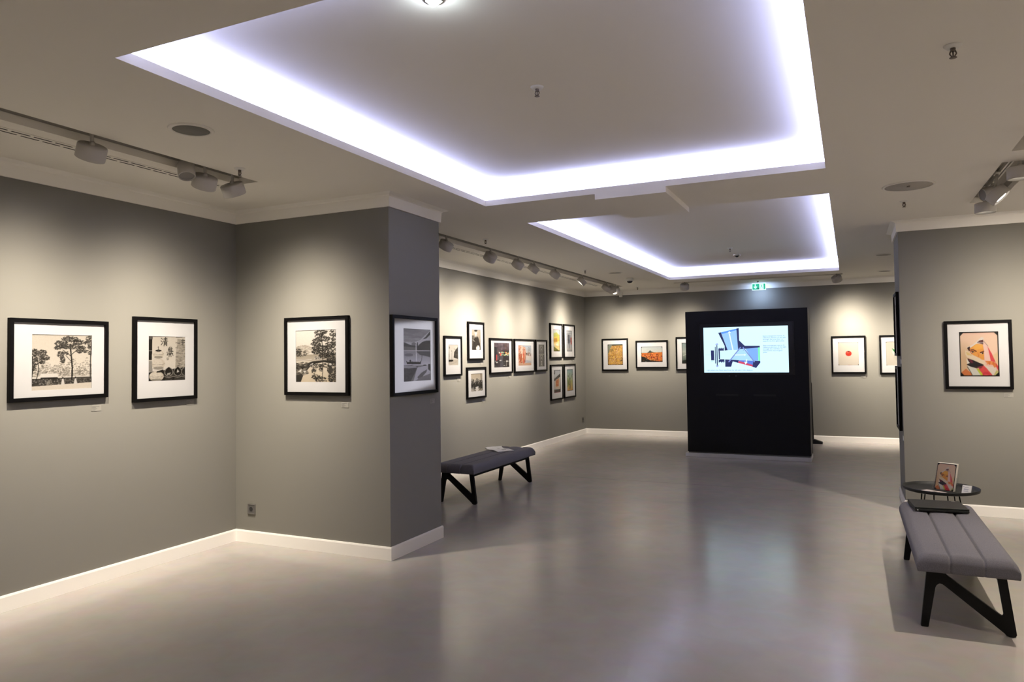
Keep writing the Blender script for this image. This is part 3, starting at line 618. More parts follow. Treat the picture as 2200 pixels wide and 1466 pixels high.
T = 0.03
def picture(wall, u0, u1, z0, z1, painter, inner, label, group=None, cap=True, capdx=0.0):
    """inner: (left, right, top, bottom) of the print as fractions of the whole frame"""
    w = u1 - u0; h = z1 - z0; loc, r = on_wall(wall, (u0 + u1) / 2, z0)
    t = thing('framed_photograph', label, 'framed picture', loc, r, group)
    b = MB(); ring(b, w, h, w - .054, h - .054, -T, -.001, h / 2); b.build('frame', M_frame, t, bevel=.0015)
    il, ir, it, ib = inner; pw = (ir - il) * w; ph = (ib - it) * h; cx = ((il + ir) / 2 - .5) * w; cz = h * (1 - (it + ib) / 2)
    b = MB(); ring(b, w - .053, h - .053, pw, ph, -.016, -.013, h / 2, cz, cx); b.build('mat_board', M_mat, t)
    p = print_mesh('print', painter(), pw + .004, ph + .004, t, 0); p.location = (cx, -.0125, cz)
    MB().box(-w / 2 + .0225, -.021, .0225, w / 2 - .0225, -.019, h - .0225).build('glazing', M_glass, t)
    return t


# fitted inner print rectangles
A = (.19, .84, .17, .80)
FAR = 'framed photographs on the left wall beyond the pillar'
BK = 'framed photographs on the far wall'
picture('L', 2.882, 3.575, 1.342, 1.898, p_pines, (.215, .825, .19, .87), 'black frame with a monochrome photograph of tall pines, nearest on the left wall')
picture('L', 3.785, 4.377, 1.287, 1.947, p_jars, (.23, .81, .225, .76), 'black frame with a monochrome photograph of stacked jars and tubs under brushed characters')
picture('PF', -4.397, -3.722, 1.298, 1.958, p_bridge, (.175, .805, .17, .83), 'black frame with a monochrome garden pond photograph, on the front of the left pillar')
picture('PS', 4.829, 5.530, 1.295, 1.951, p_lake, (.25, .85, .16, .83), 'black frame with boats on a grey mountain lake, on the shaded side of the pillar')
picture('L', 8.454, 8.942, 1.345, 1.897, p_sails, (.25, .80, .22, .73), 'black frame with a pale print of sails, first beyond the left pillar', FAR)
picture('L', 9.130, 9.630, 1.557, 2.116, p_cap, (.24, .80, .2, .73), 'black frame with a sepia portrait of a capped figure, above the low group photograph', FAR)
picture('L', 9.087, 9.680, 1.000, 1.456, p_group, (.22, .83, .21, .77), 'black frame with a sepia photograph of a dark-suited group, hung low above the bench', FAR)
picture('L', 9.820, 10.630, 1.338, 1.892, p_neon, (.19, .86, .13, .82), 'black frame with a dark street scene full of coloured lights', FAR)
picture('L', 10.706, 11.533, 1.333, 1.894, p_plaza, (.2, .84, .19, .79), 'black frame with an orange toned sunlit city street, between night street and arches', FAR)
picture('L', 11.594, 12.103, 1.338, 1.894, p_arches, (.27, .78, .15, .85), 'narrow black frame with a grey photograph of stone arches', FAR)
picture('L', 12.275, 12.885, 1.560, 2.211, p_hillside, (.27, .80, .17, .80), 'black frame with a yellow-green landscape, upper left of the block of four', FAR)
picture('L', 12.965, 13.565, 1.560, 2.214, p_laundry, (.26, .77, .18, .80), 'black frame with grey and red hanging cloths, upper right of the block of four', FAR)
picture('L', 12.275, 12.878, 0.790, 1.446, p_barn, (.27, .82, .16, .80), 'black frame with an orange barn gable, lower left of the block of four', FAR)
picture('L', 12.957, 13.577, 0.793, 1.445, p_baretree, (.26, .78, .16, .80), 'black frame with a dark bare tree, lower right of the block of four', FAR)
picture('FW', -4.608, -4.060, 1.290, 1.944, p_tulips, (.22, .80, .18, .82), 'black frame with a golden slope of blossoms, leftmost on the far wall', BK)
picture('FW', -3.902, -3.252, 1.338, 1.890, p_field, (.17, .83, .225, .78), 'black landscape frame with an orange flower field under a dark hill', BK)
picture('FW', -3.096, -2.576, 1.293, 1.945, p_sea, (.22, .80, .18, .80), 'black frame with a grey-green seascape, half hidden behind the black screen kiosk', BK)
picture('FW', -0.309, 0.249, 1.226, 1.896, p_tomato, (.2, .79, .17, .78), 'black frame with a single red fruit on off-white, right of the screen kiosk', BK)
picture('FW', 0.463, 0.976, 1.216, 1.894, p_leaf, (.2, .79, .17, .78), 'black frame with a green leaf on off-white, cut off by the right partition', BK)
picture('RS', 8.45, 8.96, 1.558, 2.222, p_pink, (.2, .8, .18, .8), 'upper of two black frames seen edge-on at the end of the right partition', 'frames on the end of the right partition')
picture('RS', 8.45, 8.96, 0.787, 1.447, p_pale, (.2, .8, .18, .8), 'lower of two black frames seen edge-on at the end of the right partition', 'frames on the end of the right partition')
picture('RF', 0.845, 1.404, 1.228, 1.896, p_veil, (.225, .805, .165, .815), 'black frame with a colour portrait of a veiled woman, above the side table')

M_cap = mat('caption_film', (0.24, 0.232, 0.205), 0.6, spec=0.2)
M_ink = mat('caption_ink', (0.14, 0.135, 0.12), 0.7)
def caption(wall, u, z, label, w=.075, h=.042):
    loc, r = on_wall(wall, u, z); b = MB(); b.box(-w / 2, -.0025, 0, w / 2, -.0004, h)
    for k_, (f, q) in enumerate(((.85, .82), (.45, .62), (.6, .42), (.4, .22))):
        b.box(-w / 2 + .004, -.0032, h * q - .0022, -w / 2 + .004 + (w - .008) * f, -.0026, h * q + .0012, 1)
    o = b.build('caption_label', [M_cap, M_ink], loc=loc, rotz=r); tag(o, label, 'label', 'caption labels under the photographs')
for wl, u, z, s in (('L', 3.50, 1.245, 'under the pine tree photograph'), ('L', 4.325, 1.235, 'under the jar photograph'), ('PF', -3.775, 1.200, 'under the garden pond photograph'), ('PS', 5.47, 1.20, 'under the mountain lake photograph'),
                    ('L', 8.88, 1.265, 'under the sepia sails print'), ('L', 9.57, 1.490, 'between the cap portrait and the group photograph'), ('L', 9.62, 0.92, 'under the low group photograph'), ('L', 10.55, 1.265, 'under the night street scene'),
                    ('L', 12.82, 1.495, 'under the yellow landscape'), ('L', 13.50, 1.495, 'under the hanging cloths'), ('L', 13.52, 0.72, 'under the bare tree'),
                    ('FW', -4.10, 1.215, 'under the golden slope on the far wall'), ('FW', -3.30, 1.262, 'under the orange flower field'), ('FW', 0.20, 1.150, 'under the red fruit'), ('RF', 1.365, 1.150, 'under the veiled woman portrait')):
    caption(wl, u, z, 'small pale caption label ' + s)
M_white = mat('white_plastic', (0.8, 0.8, 0.78), 0.4)
for z, s in ((1.478, 'between the two edge-on frames'), (0.70, 'below the two edge-on frames')):
    loc, r = on_wall('RS', 8.37, z); o = MB().box(-.03, -.004, 0, .03, -.0005, .045).build('wall_label', M_white, loc=loc, rotz=r); tag(o, 'tiny white label on the end of the right partition ' + s, 'label', 'labels on the partition end')

# ------------------------------------------------------------------ track lights
M_lamp = mat('lamp_housing', (0.50, 0.48, 0.455), 0.45, spec=0.3)
M_track = mat('track_aluminium', (0.70, 0.68, 0.64), 0.4, spec=0.4)
M_slot = mat('dark_slot', (0.02, 0.02, 0.02), 0.6)
M_lens = mat('lamp_lens', (0.9, 0.85, 0.75), 0.3, emit=(1.0, 0.93, 0.80), estr=9.0)
M_lensoff = mat('lamp_rim', (0.22, 0.21, 0.20), 0.5)

def track(label, x0, x1, y0, y1):
    b = MB(); z = 3.0345
    if x1 - x0 < y1 - y0:
        c = (x0 + x1) / 2
        for a, d in ((c - .018, c - .006), (c + .006, c + .018)): b.box(a, y0 + .02, z - .03, d, y1 - .02, z)
        b.box(c - .006, y0 + .02, z - .006, c + .006, y1 - .02, z, 1)
    else:
        c = (y0 + y1) / 2
        for a, d in ((c - .018, c - .006), (c + .006, c + .018)): b.box(x0 + .02, a, z - .03, x1 - .02, d, z)
        b.box(x0 + .02, c - .006, z - .006, x1 - .02, c + .006, z, 1)
    return tag(b.build('light_track', [M_track, M_slot]), label, 'light track')
track('white light track in the ceiling recess over the near left wall', *REC[0])
track('white light track in the ceiling recess beyond the left pillar', *REC[1])
track('white light track in the ceiling recess at the upper right', REC[2][0], REC[2][1], 6.09, 7.62)
track('white light track across the ceiling above the far wall', *REC[3])
struct(MB().box(1.0071, 5.78, 2.935, 1.2359, 6.1, 3.0345).build('ceiling_recess_cover', M_ceil))

M_warm = WARM
def spotlight(x, y, target, label, group, energy=1.0, cone=78, blend=1.0, zc=2.852, z_top=3.005, col=None, r=.082, hh=.085, sigma=14, deep=0.0):
    t = thing('spotlight', label, 'spotlight', (x, y, zc), 0, group)
    tgt = Vector(target); p = Vector((x, y, zc)); d = (tgt - p).normalized()
    q = d.to_track_quat('Z', 'Y').to_matrix().to_4x4()        # local z runs to the lens
    # housing: shallow drum
    b = MB(); b.lathe([(.006, -hh / 2), (r - .006, -hh / 2), (r, -hh / 2 + .006), (r, hh / 2 - .003), (r - .003, hh / 2), (r - .012, hh / 2), (r - .012, hh / 2 - .012 - deep)], 40, 0, q, True, False); b.build('housing', M_lamp, t)
    b = MB(); b.lathe([(r - .013, hh / 2 - .0125 - deep), (r * .55, hh / 2 - .0125 - deep)], 32, 0, q, False, False); b.build('rim', M_lensoff, t)
    b = MB(); b.lathe([(r * .55, hh / 2 - .0125 - deep), (r * .5, hh / 2 - .008 - deep), (.002, hh / 2 - .006 - deep)], 32, 0, q, False, True); b.build('lens', M_lens, t)
    top = q @ Vector((0, 0, -hh / 2)); up = Vector((-d.x * .02, -d.y * .02, 0))
    j = Vector((top.x * .5, top.y * .5, max(top.z, 0) + .02))
    b = MB(); b.rod((j.x, j.y, j.z), (0, 0, z_top - zc), .011, 12); b.rod((top.x * .8, top.y * .8, top.z * .8), (j.x, j.y, j.z), .016, 12); b.build('arm', M_lamp, t)
    MB().box(-.017, -.06, z_top - zc - .006, .017, .06, z_top - zc + .004).build('adapter', M_track, t, bevel=.003)
    if energy > 0:
        l = bpy.data.lights.new('lamp', 'SPOT'); l.energy = SPOT_W * energy; l.color = col or WARM; l.spot_size = math.radians(cone); l.spot_blend = .6; l.shadow_soft_size = .028; l.spot_size = math.radians(125); beam(l, sigma)
        o = bpy.data.objects.new('lamp', l); COL.objects.link(o); o.parent = t
        m = (-d).to_track_quat('Z', 'Y').to_matrix().to_4x4(); m.translation = d * (hh / 2 + .006); o.matrix_local = m
    return t


G1 = 'track spotlights over the near left wall'; G2 = 'track spotlights beyond the left pillar'; G3 = 'track spotlights at the upper right'; G4 = 'track spotlights above the far wall'
TX = -4.068; G0 = 'added fill lamps behind the camera view'
spotlight(TX, 2.82, (XL, 3.05, 1.25), 'drum spotlight over the pine photograph, nearest on the left track', G1, .41, sigma=19)
spotlight(TX, 3.655, (XL, 4.0, 1.22), 'drum spotlight between the boxed lamp and the one nearest the pillar', G1, .36, sigma=19)
spotlight(TX, 3.915, (-4.15, PY0, 1.2), 'drum spotlight nearest the left pillar, aimed at its front', G1, .41, sigma=19)
spotlight(TX, 1.55, (XL, 1.7, 1.2), 'drum spotlight on the left track behind the picture edge', G1, .41, sigma=19)
# box-shaped lamp between them
t = thing('box_spotlight', 'blue-grey cylinder lamp hanging second along the near left track', 'spotlight', (TX, 3.5, 2.90), 0, G1)
q = Vector((.35, -.2, -.9)).to_track_quat('Z', 'Y').to_matrix().to_4x4()
MB().lathe([(.004, -.05), (.05, -.05), (.056, -.044), (.056, .05), (.05, .054), (.05, .04)], 32, 0, q, True, False).build('housing', M_lamp, t)
MB().lathe([(.05, .042), (.002, .04)], 32, 0, q, False, True).build('lens', M_lensoff, t)
MB().rod((0, 0, .03), (0, 0, .10), .012).box(-.017, -.06, .099, .017, .06, .109).build('arm', M_track, t)

names = ['first beyond the left pillar, half behind it', 'second beyond the pillar, with a bright lower edge', 'third beyond the pillar, tilted to the wall', 'fourth beyond the pillar, close to the third', 'fifth beyond the pillar, alone in mid track', 'sixth beyond the pillar, with a lit lens edge', 'seventh beyond the pillar, first of the end cluster', 'eighth beyond the pillar, middle of the end cluster', 'last of the left track, nearest the far wall']
tg = [(XL, 7.1, 1.6), (XL, 8.5, 1.8), (XL, 9.1, 1.8), (XL, 9.4, 1.8), (XL, 10.4, 1.8), (XL, 11.1, 1.8), (XL, 12.9, 1.8), (-4.35, YF, 1.65), (-3.7, YF, 1.65)]
en = [.55, 1.0, 1.0, .8, 1.25, 1.0, 1.35, .75, .8]
for i, y in enumerate([6.97, 8.07, 8.9, 9.44, 10.26, 11.48, 12.82, 13.18, 13.42]):
    spotlight(-4.055, y, tg[i], 'drum spotlight, ' + names[i], G2, en[i] * .37, sigma=18)
spotlight(-2.74, 13.42, (-2.95, YF, 1.65), 'drum spotlight at the left end of the far wall track', G4, .3, sigma=16)
spotlight(-0.176, 13.42, (0.15, YF, 1.65), 'drum spotlight at the right end of the far wall track', G4, .62, sigma=17)
spotlight(1.12, 6.12, (1.12, 6.2, .5), 'drum spotlight cut by the right picture edge', G3, .0, deep=.05)
spotlight(1.09, 6.80, (2.6, 6.5, 1.2), 'tilted drum spotlight with a glowing lens at the upper right', G3, .14, sigma=20, zc=2.835)
spotlight(1.09, 7.38, (1.09, 7.385, 0), 'upright drum spotlight at the far end of the right track', G3, .16, sigma=20, zc=2.835, deep=.05)
spotlight(1.12, 5.2, (1.0, 5.4, 0), 'drum spotlight above the near right bench, outside the picture', G3, .28, sigma=22)
spotlight(1.12, 3.2, (1.3, 3.3, 0), 'drum spotlight over the right side near the camera', G3, .2, sigma=22)
# pole-mounted box lamp on the right track
t = thing('box_spotlight', 'pale cylinder lamp beside the glowing spotlight at the upper right', 'spotlight', (1.075, 7.12, 2.915), 0, G3)
q = Vector((-4.38, -1.94, -1.29)).to_track_quat('Z', 'Y').to_matrix().to_4x4()
MB().lathe([(.004, -.06), (.048, -.06), (.054, -.054), (.054, .05), (.048, .054), (.048, .045)], 32, 0, q, True, False).build('housing', M_lamp, t)
MB().lathe([(.048, .046), (.002, .044)], 32, 0, q, False, True).build('lens', M_lensoff, t)
MB().rod((0, 0, .02), (.045, 0, .082), .01).box(.028, -.06, .076, .062, .06, .086).build('arm', M_track, t)
# added beam, masked to brighten only the lake picture on the left pillar
l = bpy.data.lights.new('lamp', 'SPOT'); l.energy = 1150; l.color = (.88, .88, 1.0); l.spot_size = math.radians(20); l.spot_blend = 0; l.shadow_soft_size = .02
l.use_nodes = True; nt = l.node_tree; em_ = next(n for n in nt.nodes if n.type == 'EMISSION'); tc = nt.nodes.new('ShaderNodeTexCoord'); sp = nt.nodes.new('ShaderNodeSeparateXYZ'); nt.links.new(tc.outputs['Normal'], sp.inputs[0]); outs = []
for ax, half in (('X', .0555), ('Y', .056)):
    dv = nt.nodes.new('ShaderNodeMath'); dv.operation = 'DIVIDE'; nt.links.new(sp.outputs[ax], dv.inputs[0]); nt.links.new(sp.outputs['Z'], dv.inputs[1])
    ab = nt.nodes.new('ShaderNodeMath'); ab.operation = 'ABSOLUTE'; nt.links.new(dv.outputs[0], ab.inputs[0])
    mr = nt.nodes.new('ShaderNodeMapRange'); mr.interpolation_type = 'SMOOTHSTEP'; mr.inputs['From Min'].default_value = half + .004; mr.inputs['From Max'].default_value = half - .004; nt.links.new(ab.outputs[0], mr.inputs['Value']); outs.append(mr.outputs['Result'])
mu = nt.nodes.new('ShaderNodeMath'); mu.operation = 'MULTIPLY'; nt.links.new(outs[0], mu.inputs[0]); nt.links.new(outs[1], mu.inputs[1]); nt.links.new(mu.outputs[0], em_.inputs['Strength'])
o = bpy.data.objects.new('lamp', l); COL.objects.link(o); o.parent = t
_d = (Vector((PX1 + .03, 5.18, 1.623)) - Vector((1.075, 7.12, 2.915))).normalized(); _m = (-_d).to_track_quat('Z', 'Y').to_matrix().to_4x4(); _m.translation = _d * .075; o.matrix_local = _m
# unseen fill lamps behind and beside the camera, added to lift the ambient light
for x, y, tx_, ty_ in ((-3.2, -1.7, -3.2, YB), (-.8, -1.7, -.8, YB), (1.6, -1.7, 1.6, YB), (2.8, .4, XR, .4), (2.8, 3.0, XR, 3.0), (2.8, 5.4, XR, 5.4), (2.8, 10.6, XR, 10.6)):
    l = bpy.data.lights.new('unseen_lamp', 'SPOT'); l.energy = SPOT_W * .2; beam(l, 18); l.color = WARM; l.spot_size = math.radians(125); l.spot_blend = 1; l.shadow_soft_size = .05
    o = bpy.data.objects.new('unseen_lamp', l); COL.objects.link(o); o.location = (x, y, 2.85); o.rotation_euler = (Vector((x, y, 2.85)) - Vector((tx_, ty_, 1.0))).to_track_quat('Z', 'Y').to_euler()
# unseen lamps added out of view to brighten the right partition's front
for x, y, tx_, ty_, k_ in ((1.75, 6.75, 1.35, RY0, .42), (2.6, 6.9, 2.6, RY0, .4)):
    l = bpy.data.lights.new('unseen_lamp', 'SPOT'); l.energy = SPOT_W * k_; beam(l, 18); l.color = WARM; l.spot_size = math.radians(125); l.spot_blend = 1; l.shadow_soft_size = .03
    o = bpy.data.objects.new('unseen_lamp', l); COL.objects.link(o); o.location = (x, y, 2.84); o.rotation_euler = (Vector((x, y, 2.84)) - Vector((tx_, ty_, 1.55))).to_track_quat('Z', 'Y').to_euler()
for x, y in ((2.2, 11.5), (1.2, 13.2)):  # unseen lamps behind the right partition, aimed at the far wall
    l = bpy.data.lights.new('unseen_lamp', 'SPOT'); l.energy = SPOT_W * .4; beam(l, 18); l.color = WARM; l.spot_size = math.radians(125); l.spot_blend = 1; l.shadow_soft_size = .05
    o = bpy.data.objects.new('unseen_lamp', l); COL.objects.link(o); o.location = (x, y, 2.85); o.rotation_euler = (Vector((x, y, 2.85)) - Vector((x * .8, YF, 1.4))).to_track_quat('Z', 'Y').to_euler()

# ------------------------------------------------------------------ slot vents in the ceiling
def vent(y0, y1, label, dash=.105, gap=.022):
    b = MB(); x = -4.335; b.box(x - .05, y0, ZC - .003, x + .05, y1, ZC - .0005)
    for k_, xx in enumerate((x - .022, x + .022)):
        y = y0 + .01 + (.05 if k_ else 0)
        while y + dash < y1:
            b.box(xx - .006, y, ZC - .0042, xx + .006, y + dash, ZC - .0031, 1); y += dash + gap
    return tag(b.build('slot_vent', [M_ceil, M_slot]), label, 'ceiling vent', 'slotted air vents along the left track')
vent(-.6, 4.06, 'white slotted air vent with dark dashes, beside the near left track')
vent(6.2, 13.2, 'white slotted air vent with dark dashes, beside the track beyond the pillar')

# ------------------------------------------------------------------ ceiling fittings
M_steel = mat('sprinkler_brass', (0.16, 0.13, 0.11), 0.4, metal=.7)
M_grille = mat('speaker_grille', (0.20, 0.195, 0.18), 0.8, bump=.4, bscale=900)
def sprinkler(x, y, z, label):
    t = thing('fire_sprinkler', label, 'sprinkler', (x, y, z), 0, 'ceiling sprinklers')
    MB().lathe([(.004, -.012), (.026, -.012), (.036, -.002), (.037, -.0003)], 28).build('escutcheon', M_white, t)
    b = MB(); b.lathe([(.010, -.026), (.011, -.012)], 12)
    for s in (-1, 1): b.rod((.009 * s, 0, -.024), (.013 * s, 0, -.036), .0028, 8); b.rod((.013 * s, 0, -.036), (.003 * s, 0, -.052), .0028, 8)
    b.rod((0, 0, -.026), (0, 0, -.05), .003, 8); b.build('frame', M_steel, t)
    MB().lathe([(.004, -.053), (.015, -.053), (.015, -.0545), (.004, -.0545)], 16).build('deflector', M_steel, t)
sprinkler(-3.802, 3.717, ZC, 'small sprinkler head beside the end of the near left track')
sprinkler(-3.692, 7.235, ZC, 'small dark sprinkler just beyond the left pillar')
sprinkler(-3.682, 10.587, ZC, 'small dark sprinkler half way along the left track')
sprinkler(.438, 3.636, ZC, 'brass sprinkler on the bare ceiling at the upper right')
sprinkler(.462, 7.217, ZC, 'sprinkler next to the round ceiling panel at the right')
sprinkler(-3.729, 13.80, ZC, 'tiny sprinkler close to the far wall')
sprinkler(-1.563, 3.724, ZR, 'white sprinkler in the middle of the near light cove')
sprinkler(-1.526, 10.69, ZR, 'tiny sprinkler in the middle of the far light cove')

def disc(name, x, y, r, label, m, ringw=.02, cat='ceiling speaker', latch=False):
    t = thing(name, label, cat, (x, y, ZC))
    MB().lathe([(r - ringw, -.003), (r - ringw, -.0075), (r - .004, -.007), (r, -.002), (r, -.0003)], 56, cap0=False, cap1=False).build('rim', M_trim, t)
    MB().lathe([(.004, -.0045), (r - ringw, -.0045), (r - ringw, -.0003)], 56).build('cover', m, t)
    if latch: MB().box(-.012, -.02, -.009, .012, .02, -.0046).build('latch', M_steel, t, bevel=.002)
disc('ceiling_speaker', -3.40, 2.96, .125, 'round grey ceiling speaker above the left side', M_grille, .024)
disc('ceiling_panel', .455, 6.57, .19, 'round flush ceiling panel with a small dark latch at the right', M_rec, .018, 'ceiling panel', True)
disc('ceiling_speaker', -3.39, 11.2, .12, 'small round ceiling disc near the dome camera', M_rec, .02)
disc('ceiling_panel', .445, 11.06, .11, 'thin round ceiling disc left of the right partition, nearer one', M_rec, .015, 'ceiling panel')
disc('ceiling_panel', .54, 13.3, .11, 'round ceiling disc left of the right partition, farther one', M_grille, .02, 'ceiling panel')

# dome camera
t = thing('dome_camera', 'white dome security camera with a black lens bubble on the far ceiling', 'security camera', (-3.415, 12.146, ZC))
MB().lathe([(.02, -.05), (.058, -.05), (.062, -.044), (.062, -.0005)], 32).build('base', M_white, t)
MB().lathe([(.004, -.09), (.02, -.087), (.036, -.078), (.046, -.064), (.049, -.051)], 28).build('dome', mat('dark_dome', (.01, .01, .012), .08, spec=.8), t)
# sensor box on the crown of the far wall
o = MB().box(-4.215, YF - .06, 2.782, -4.155, YF - .0005, 2.878).build('sensor_box', M_white, bevel=.004); tag(o, 'small white sensor box on the crown moulding at the end of the left track', 'sensor')

M_chrome = mat('chrome', (.75, .75, .76), .12, metal=1.0)
M_coollens = mat('downlight_lens', (.9, .95, 1), .2, emit=(.9, 1.0, 1.0), estr=30)
M_dark = mat('dark_facets', (.06, .06, .065), .15, metal=.8)
def downlight(x, y, label, lens, em):
    t = thing('downlight', label, 'downlight', (x, y, ZR))
    MB().lathe([(.035, -.018), (.036, -.026), (.05, -.02), (.056, -.004), (.056, -.0004)], 32, cap0=False).build('bezel', M_chrome, t)
    b = MB()
    for k_ in range(8):
        a = k_ * PI / 4; b.add([(.034 * math.cos(a), .034 * math.sin(a), -.024), (.034 * math.cos(a + PI / 4), .034 * math.sin(a + PI / 4), -.024), (.014 * math.cos(a + PI / 8), .014 * math.sin(a + PI / 8), -.042)], [(0, 1, 2)]); b.add([(.034 * math.cos(a + PI / 4), .034 * math.sin(a + PI / 4), -.024), (.014 * math.cos(a + PI / 8 + PI / 4), .014 * math.sin(a + PI / 8 + PI / 4), -.042), (.014 * math.cos(a + PI / 8), .014 * math.sin(a + PI / 8), -.042)], [(0, 1, 2)])
    b.lathe([(.0145, -.042), (.002, -.043)], 8, cap0=False); b.build('lens', lens, t)
    if em:
        l = bpy.data.lights.new('lamp', 'POINT'); l.energy = em; l.color = (.85, .95, 1); l.shadow_soft_size = .02; o = bpy.data.objects.new('lamp', l); COL.objects.link(o); o.parent = t; o.location = (0, 0, -.065)
downlight(-1.544, 2.575, 'lit white downlight at the very top of the picture', M_coollens, 1.0)
downlight(-1.534, 11.45, 'faceted silver downlight in the far light cove', M_dark, 0)

# exit sign
t = thing('exit_sign', 'green and white lit escape sign hanging above the screen kiosk', 'exit sign', (-1.487, 13.9, 2.762))
M_signw = mat('sign_white', (.8, .9, .9), .4, emit=(.66, .98, 1.0), estr=1.0)
M_signg = mat('sign_green', (.02, .3, .2), .4, emit=(.02, .42, .26), estr=1.0)
M_signd = mat('sign_dark_green', (.02, .12, .1), .4, emit=(.03, .16, .13), estr=1.0)
MB().box(-.122, -.014, .0, .122, .014, .128).build('panel', M_signw, t, bevel=.002)
b = MB(); b.box(-.112, -.0155, .012, .010, -.0142, .116); b.box(.082, -.0155, .012, .112, -.0142, .116); b.build('green_field', M_signg, t)
b = MB(); b.prism([(-.060, .026), (-.026, .062), (-.040, .072), (-.052, .058), (-.052, .108), (-.068, .108), (-.068, .058), (-.080, .072), (-.094, .062)], -.0166, -.0157); b.build('arrow', M_signw, t)
b = MB(); b.box(-.028, -.0166, .014, .008, -.0157, .045); b.build('picture_field', M_signd, t)
b = MB(); b.lathe([(.002, 0), (.008, .0)], 14, 0, Matrix.Translation((.042, -.0150, .100)) @ Matrix.Rotation(PI / 2, 4, 'X'))
for a_, c_, w_ in (((.046, .09), (.050, .062), .012), ((.050, .062), (.036, .048), .007), ((.036, .048), (.026, .03), .006), ((.050, .062), (.066, .046), .007), ((.066, .046), (.07, .034), .006), ((.046, .086), (.034, .072), .005), ((.046, .088), (.064, .08), .005)):
    d = Vector((c_[0] - a_[0], c_[1] - a_[1])); n_ = Vector((-d.y, d.x)).normalized() * w_ / 2
    b.prism([(a_[0] - n_.x, a_[1] - n_.y), (c_[0] - n_.x, c_[1] - n_.y), (c_[0] + n_.x, c_[1] + n_.y), (a_[0] + n_.x, a_[1] + n_.y)], -.0160, -.0150)
b.build('running_figure', M_signg, t)
b = MB(); b.rod((-.015, 0, .128), (-.015, 0, .1675), .004); b.lathe([(.012, .152), (.022, .1675)], 16, 0, Matrix.Translation((-.015, 0, 0))); b.build('hanger', M_steel, t)
l = bpy.data.lights.new('sign_lamp', 'AREA'); l.shape = 'RECTANGLE'; l.size = .2; l.size_y = .02; l.energy = 3.0; l.color = (.45, .62, 1.0); l.spread = math.radians(150)
o = bpy.data.objects.new('sign_lamp', l); COL.objects.link(o); o.parent = t; o.location = (0, .022, .03); o.rotation_euler = (math.radians(55), 0, 0)

# ------------------------------------------------------------------ screen kiosk
M_black = mat('kiosk_black_laminate', (.005, .005, .0055), .5, spec=.12)
M_plinth = mat('brushed_steel', (.50, .50, .52), .45, metal=.35, noise=.1, nscale=8)
M_side = mat('kiosk_grey_edge', (.10, .10, .10), .5)
kx0, kx1, ky = -2.355, -.560, 11.54
t = thing('screen_kiosk', 'tall black kiosk with a lit display, standing before the far wall', 'kiosk', ((kx0 + kx1) / 2, ky + .25, 0)); W2 = (kx1 - kx0) / 2; C = (kx0 + kx1) / 2
b = MB(); b.box(-W2, -.215, .079, W2, .25, 2.275)
sx0, sx1, sz0, sz1 = -2.141 - C, -.757 - C, 1.277, 2.073
for a in ((-W2, .079, W2, sz0), (-W2, sz1, W2, 2.275), (-W2, sz0, sx0, sz1), (sx1, sz0, W2, sz1)): b.box(a[0], -.25, a[1], a[2], -.215, a[3])
b.build('body', M_black, t)
MB().box(W2 - .001, .20, .079, W2 + .004, .25, 2.24).build('side_edge', M_side, t)
MB().box(-W2 - .032, -.285, 0, W2 + .004, .27, .058).build('plinth', M_plinth, t, bevel=.003)
MB().box(-W2 + .01, -.235, .058, W2 - .01, .24, .0795).build('toe_recess', M_side, t)
dx0, dx1, dz0, dz1 = -2.081 - C, -.837 - C, 1.3144, 2.0169
b = MB(); ring(b, sx1 - sx0 - .004, sz1 - sz0 - .004, dx1 - dx0, dz1 - dz0, -.236, -.216, (sz0 + sz1) / 2, (dz0 + dz1) / 2, (dx0 + dx1) / 2 - (sx0 + sx1) / 2)
bz = b.build('display_bezel', mat('display_bezel', (.004, .004, .005), .3, spec=.2), t); bz.location = ((sx0 + sx1) / 2, 0, 0)
def em(name, c, s=1.0): return mat(name, (.02, .02, .02), .3, emit=lin(c), estr=s)
scr = MB().box(dx0, -.226, dz0, dx1, -.217, dz1).build('screen', em('screen_glow', (200, 240, 252), 1.15), t)
PAL = dict(navy=(28, 38, 92), blue=(84, 146, 240), sky=(150, 198, 252), cream=(205, 245, 240), pale=(168, 216, 248), mid=(124, 172, 248), green=(120, 240, 180), lav=(150, 165, 225), royal=(84, 122, 214), red=(206, 66, 96), slate=(120, 140, 210), white=(226, 250, 255))
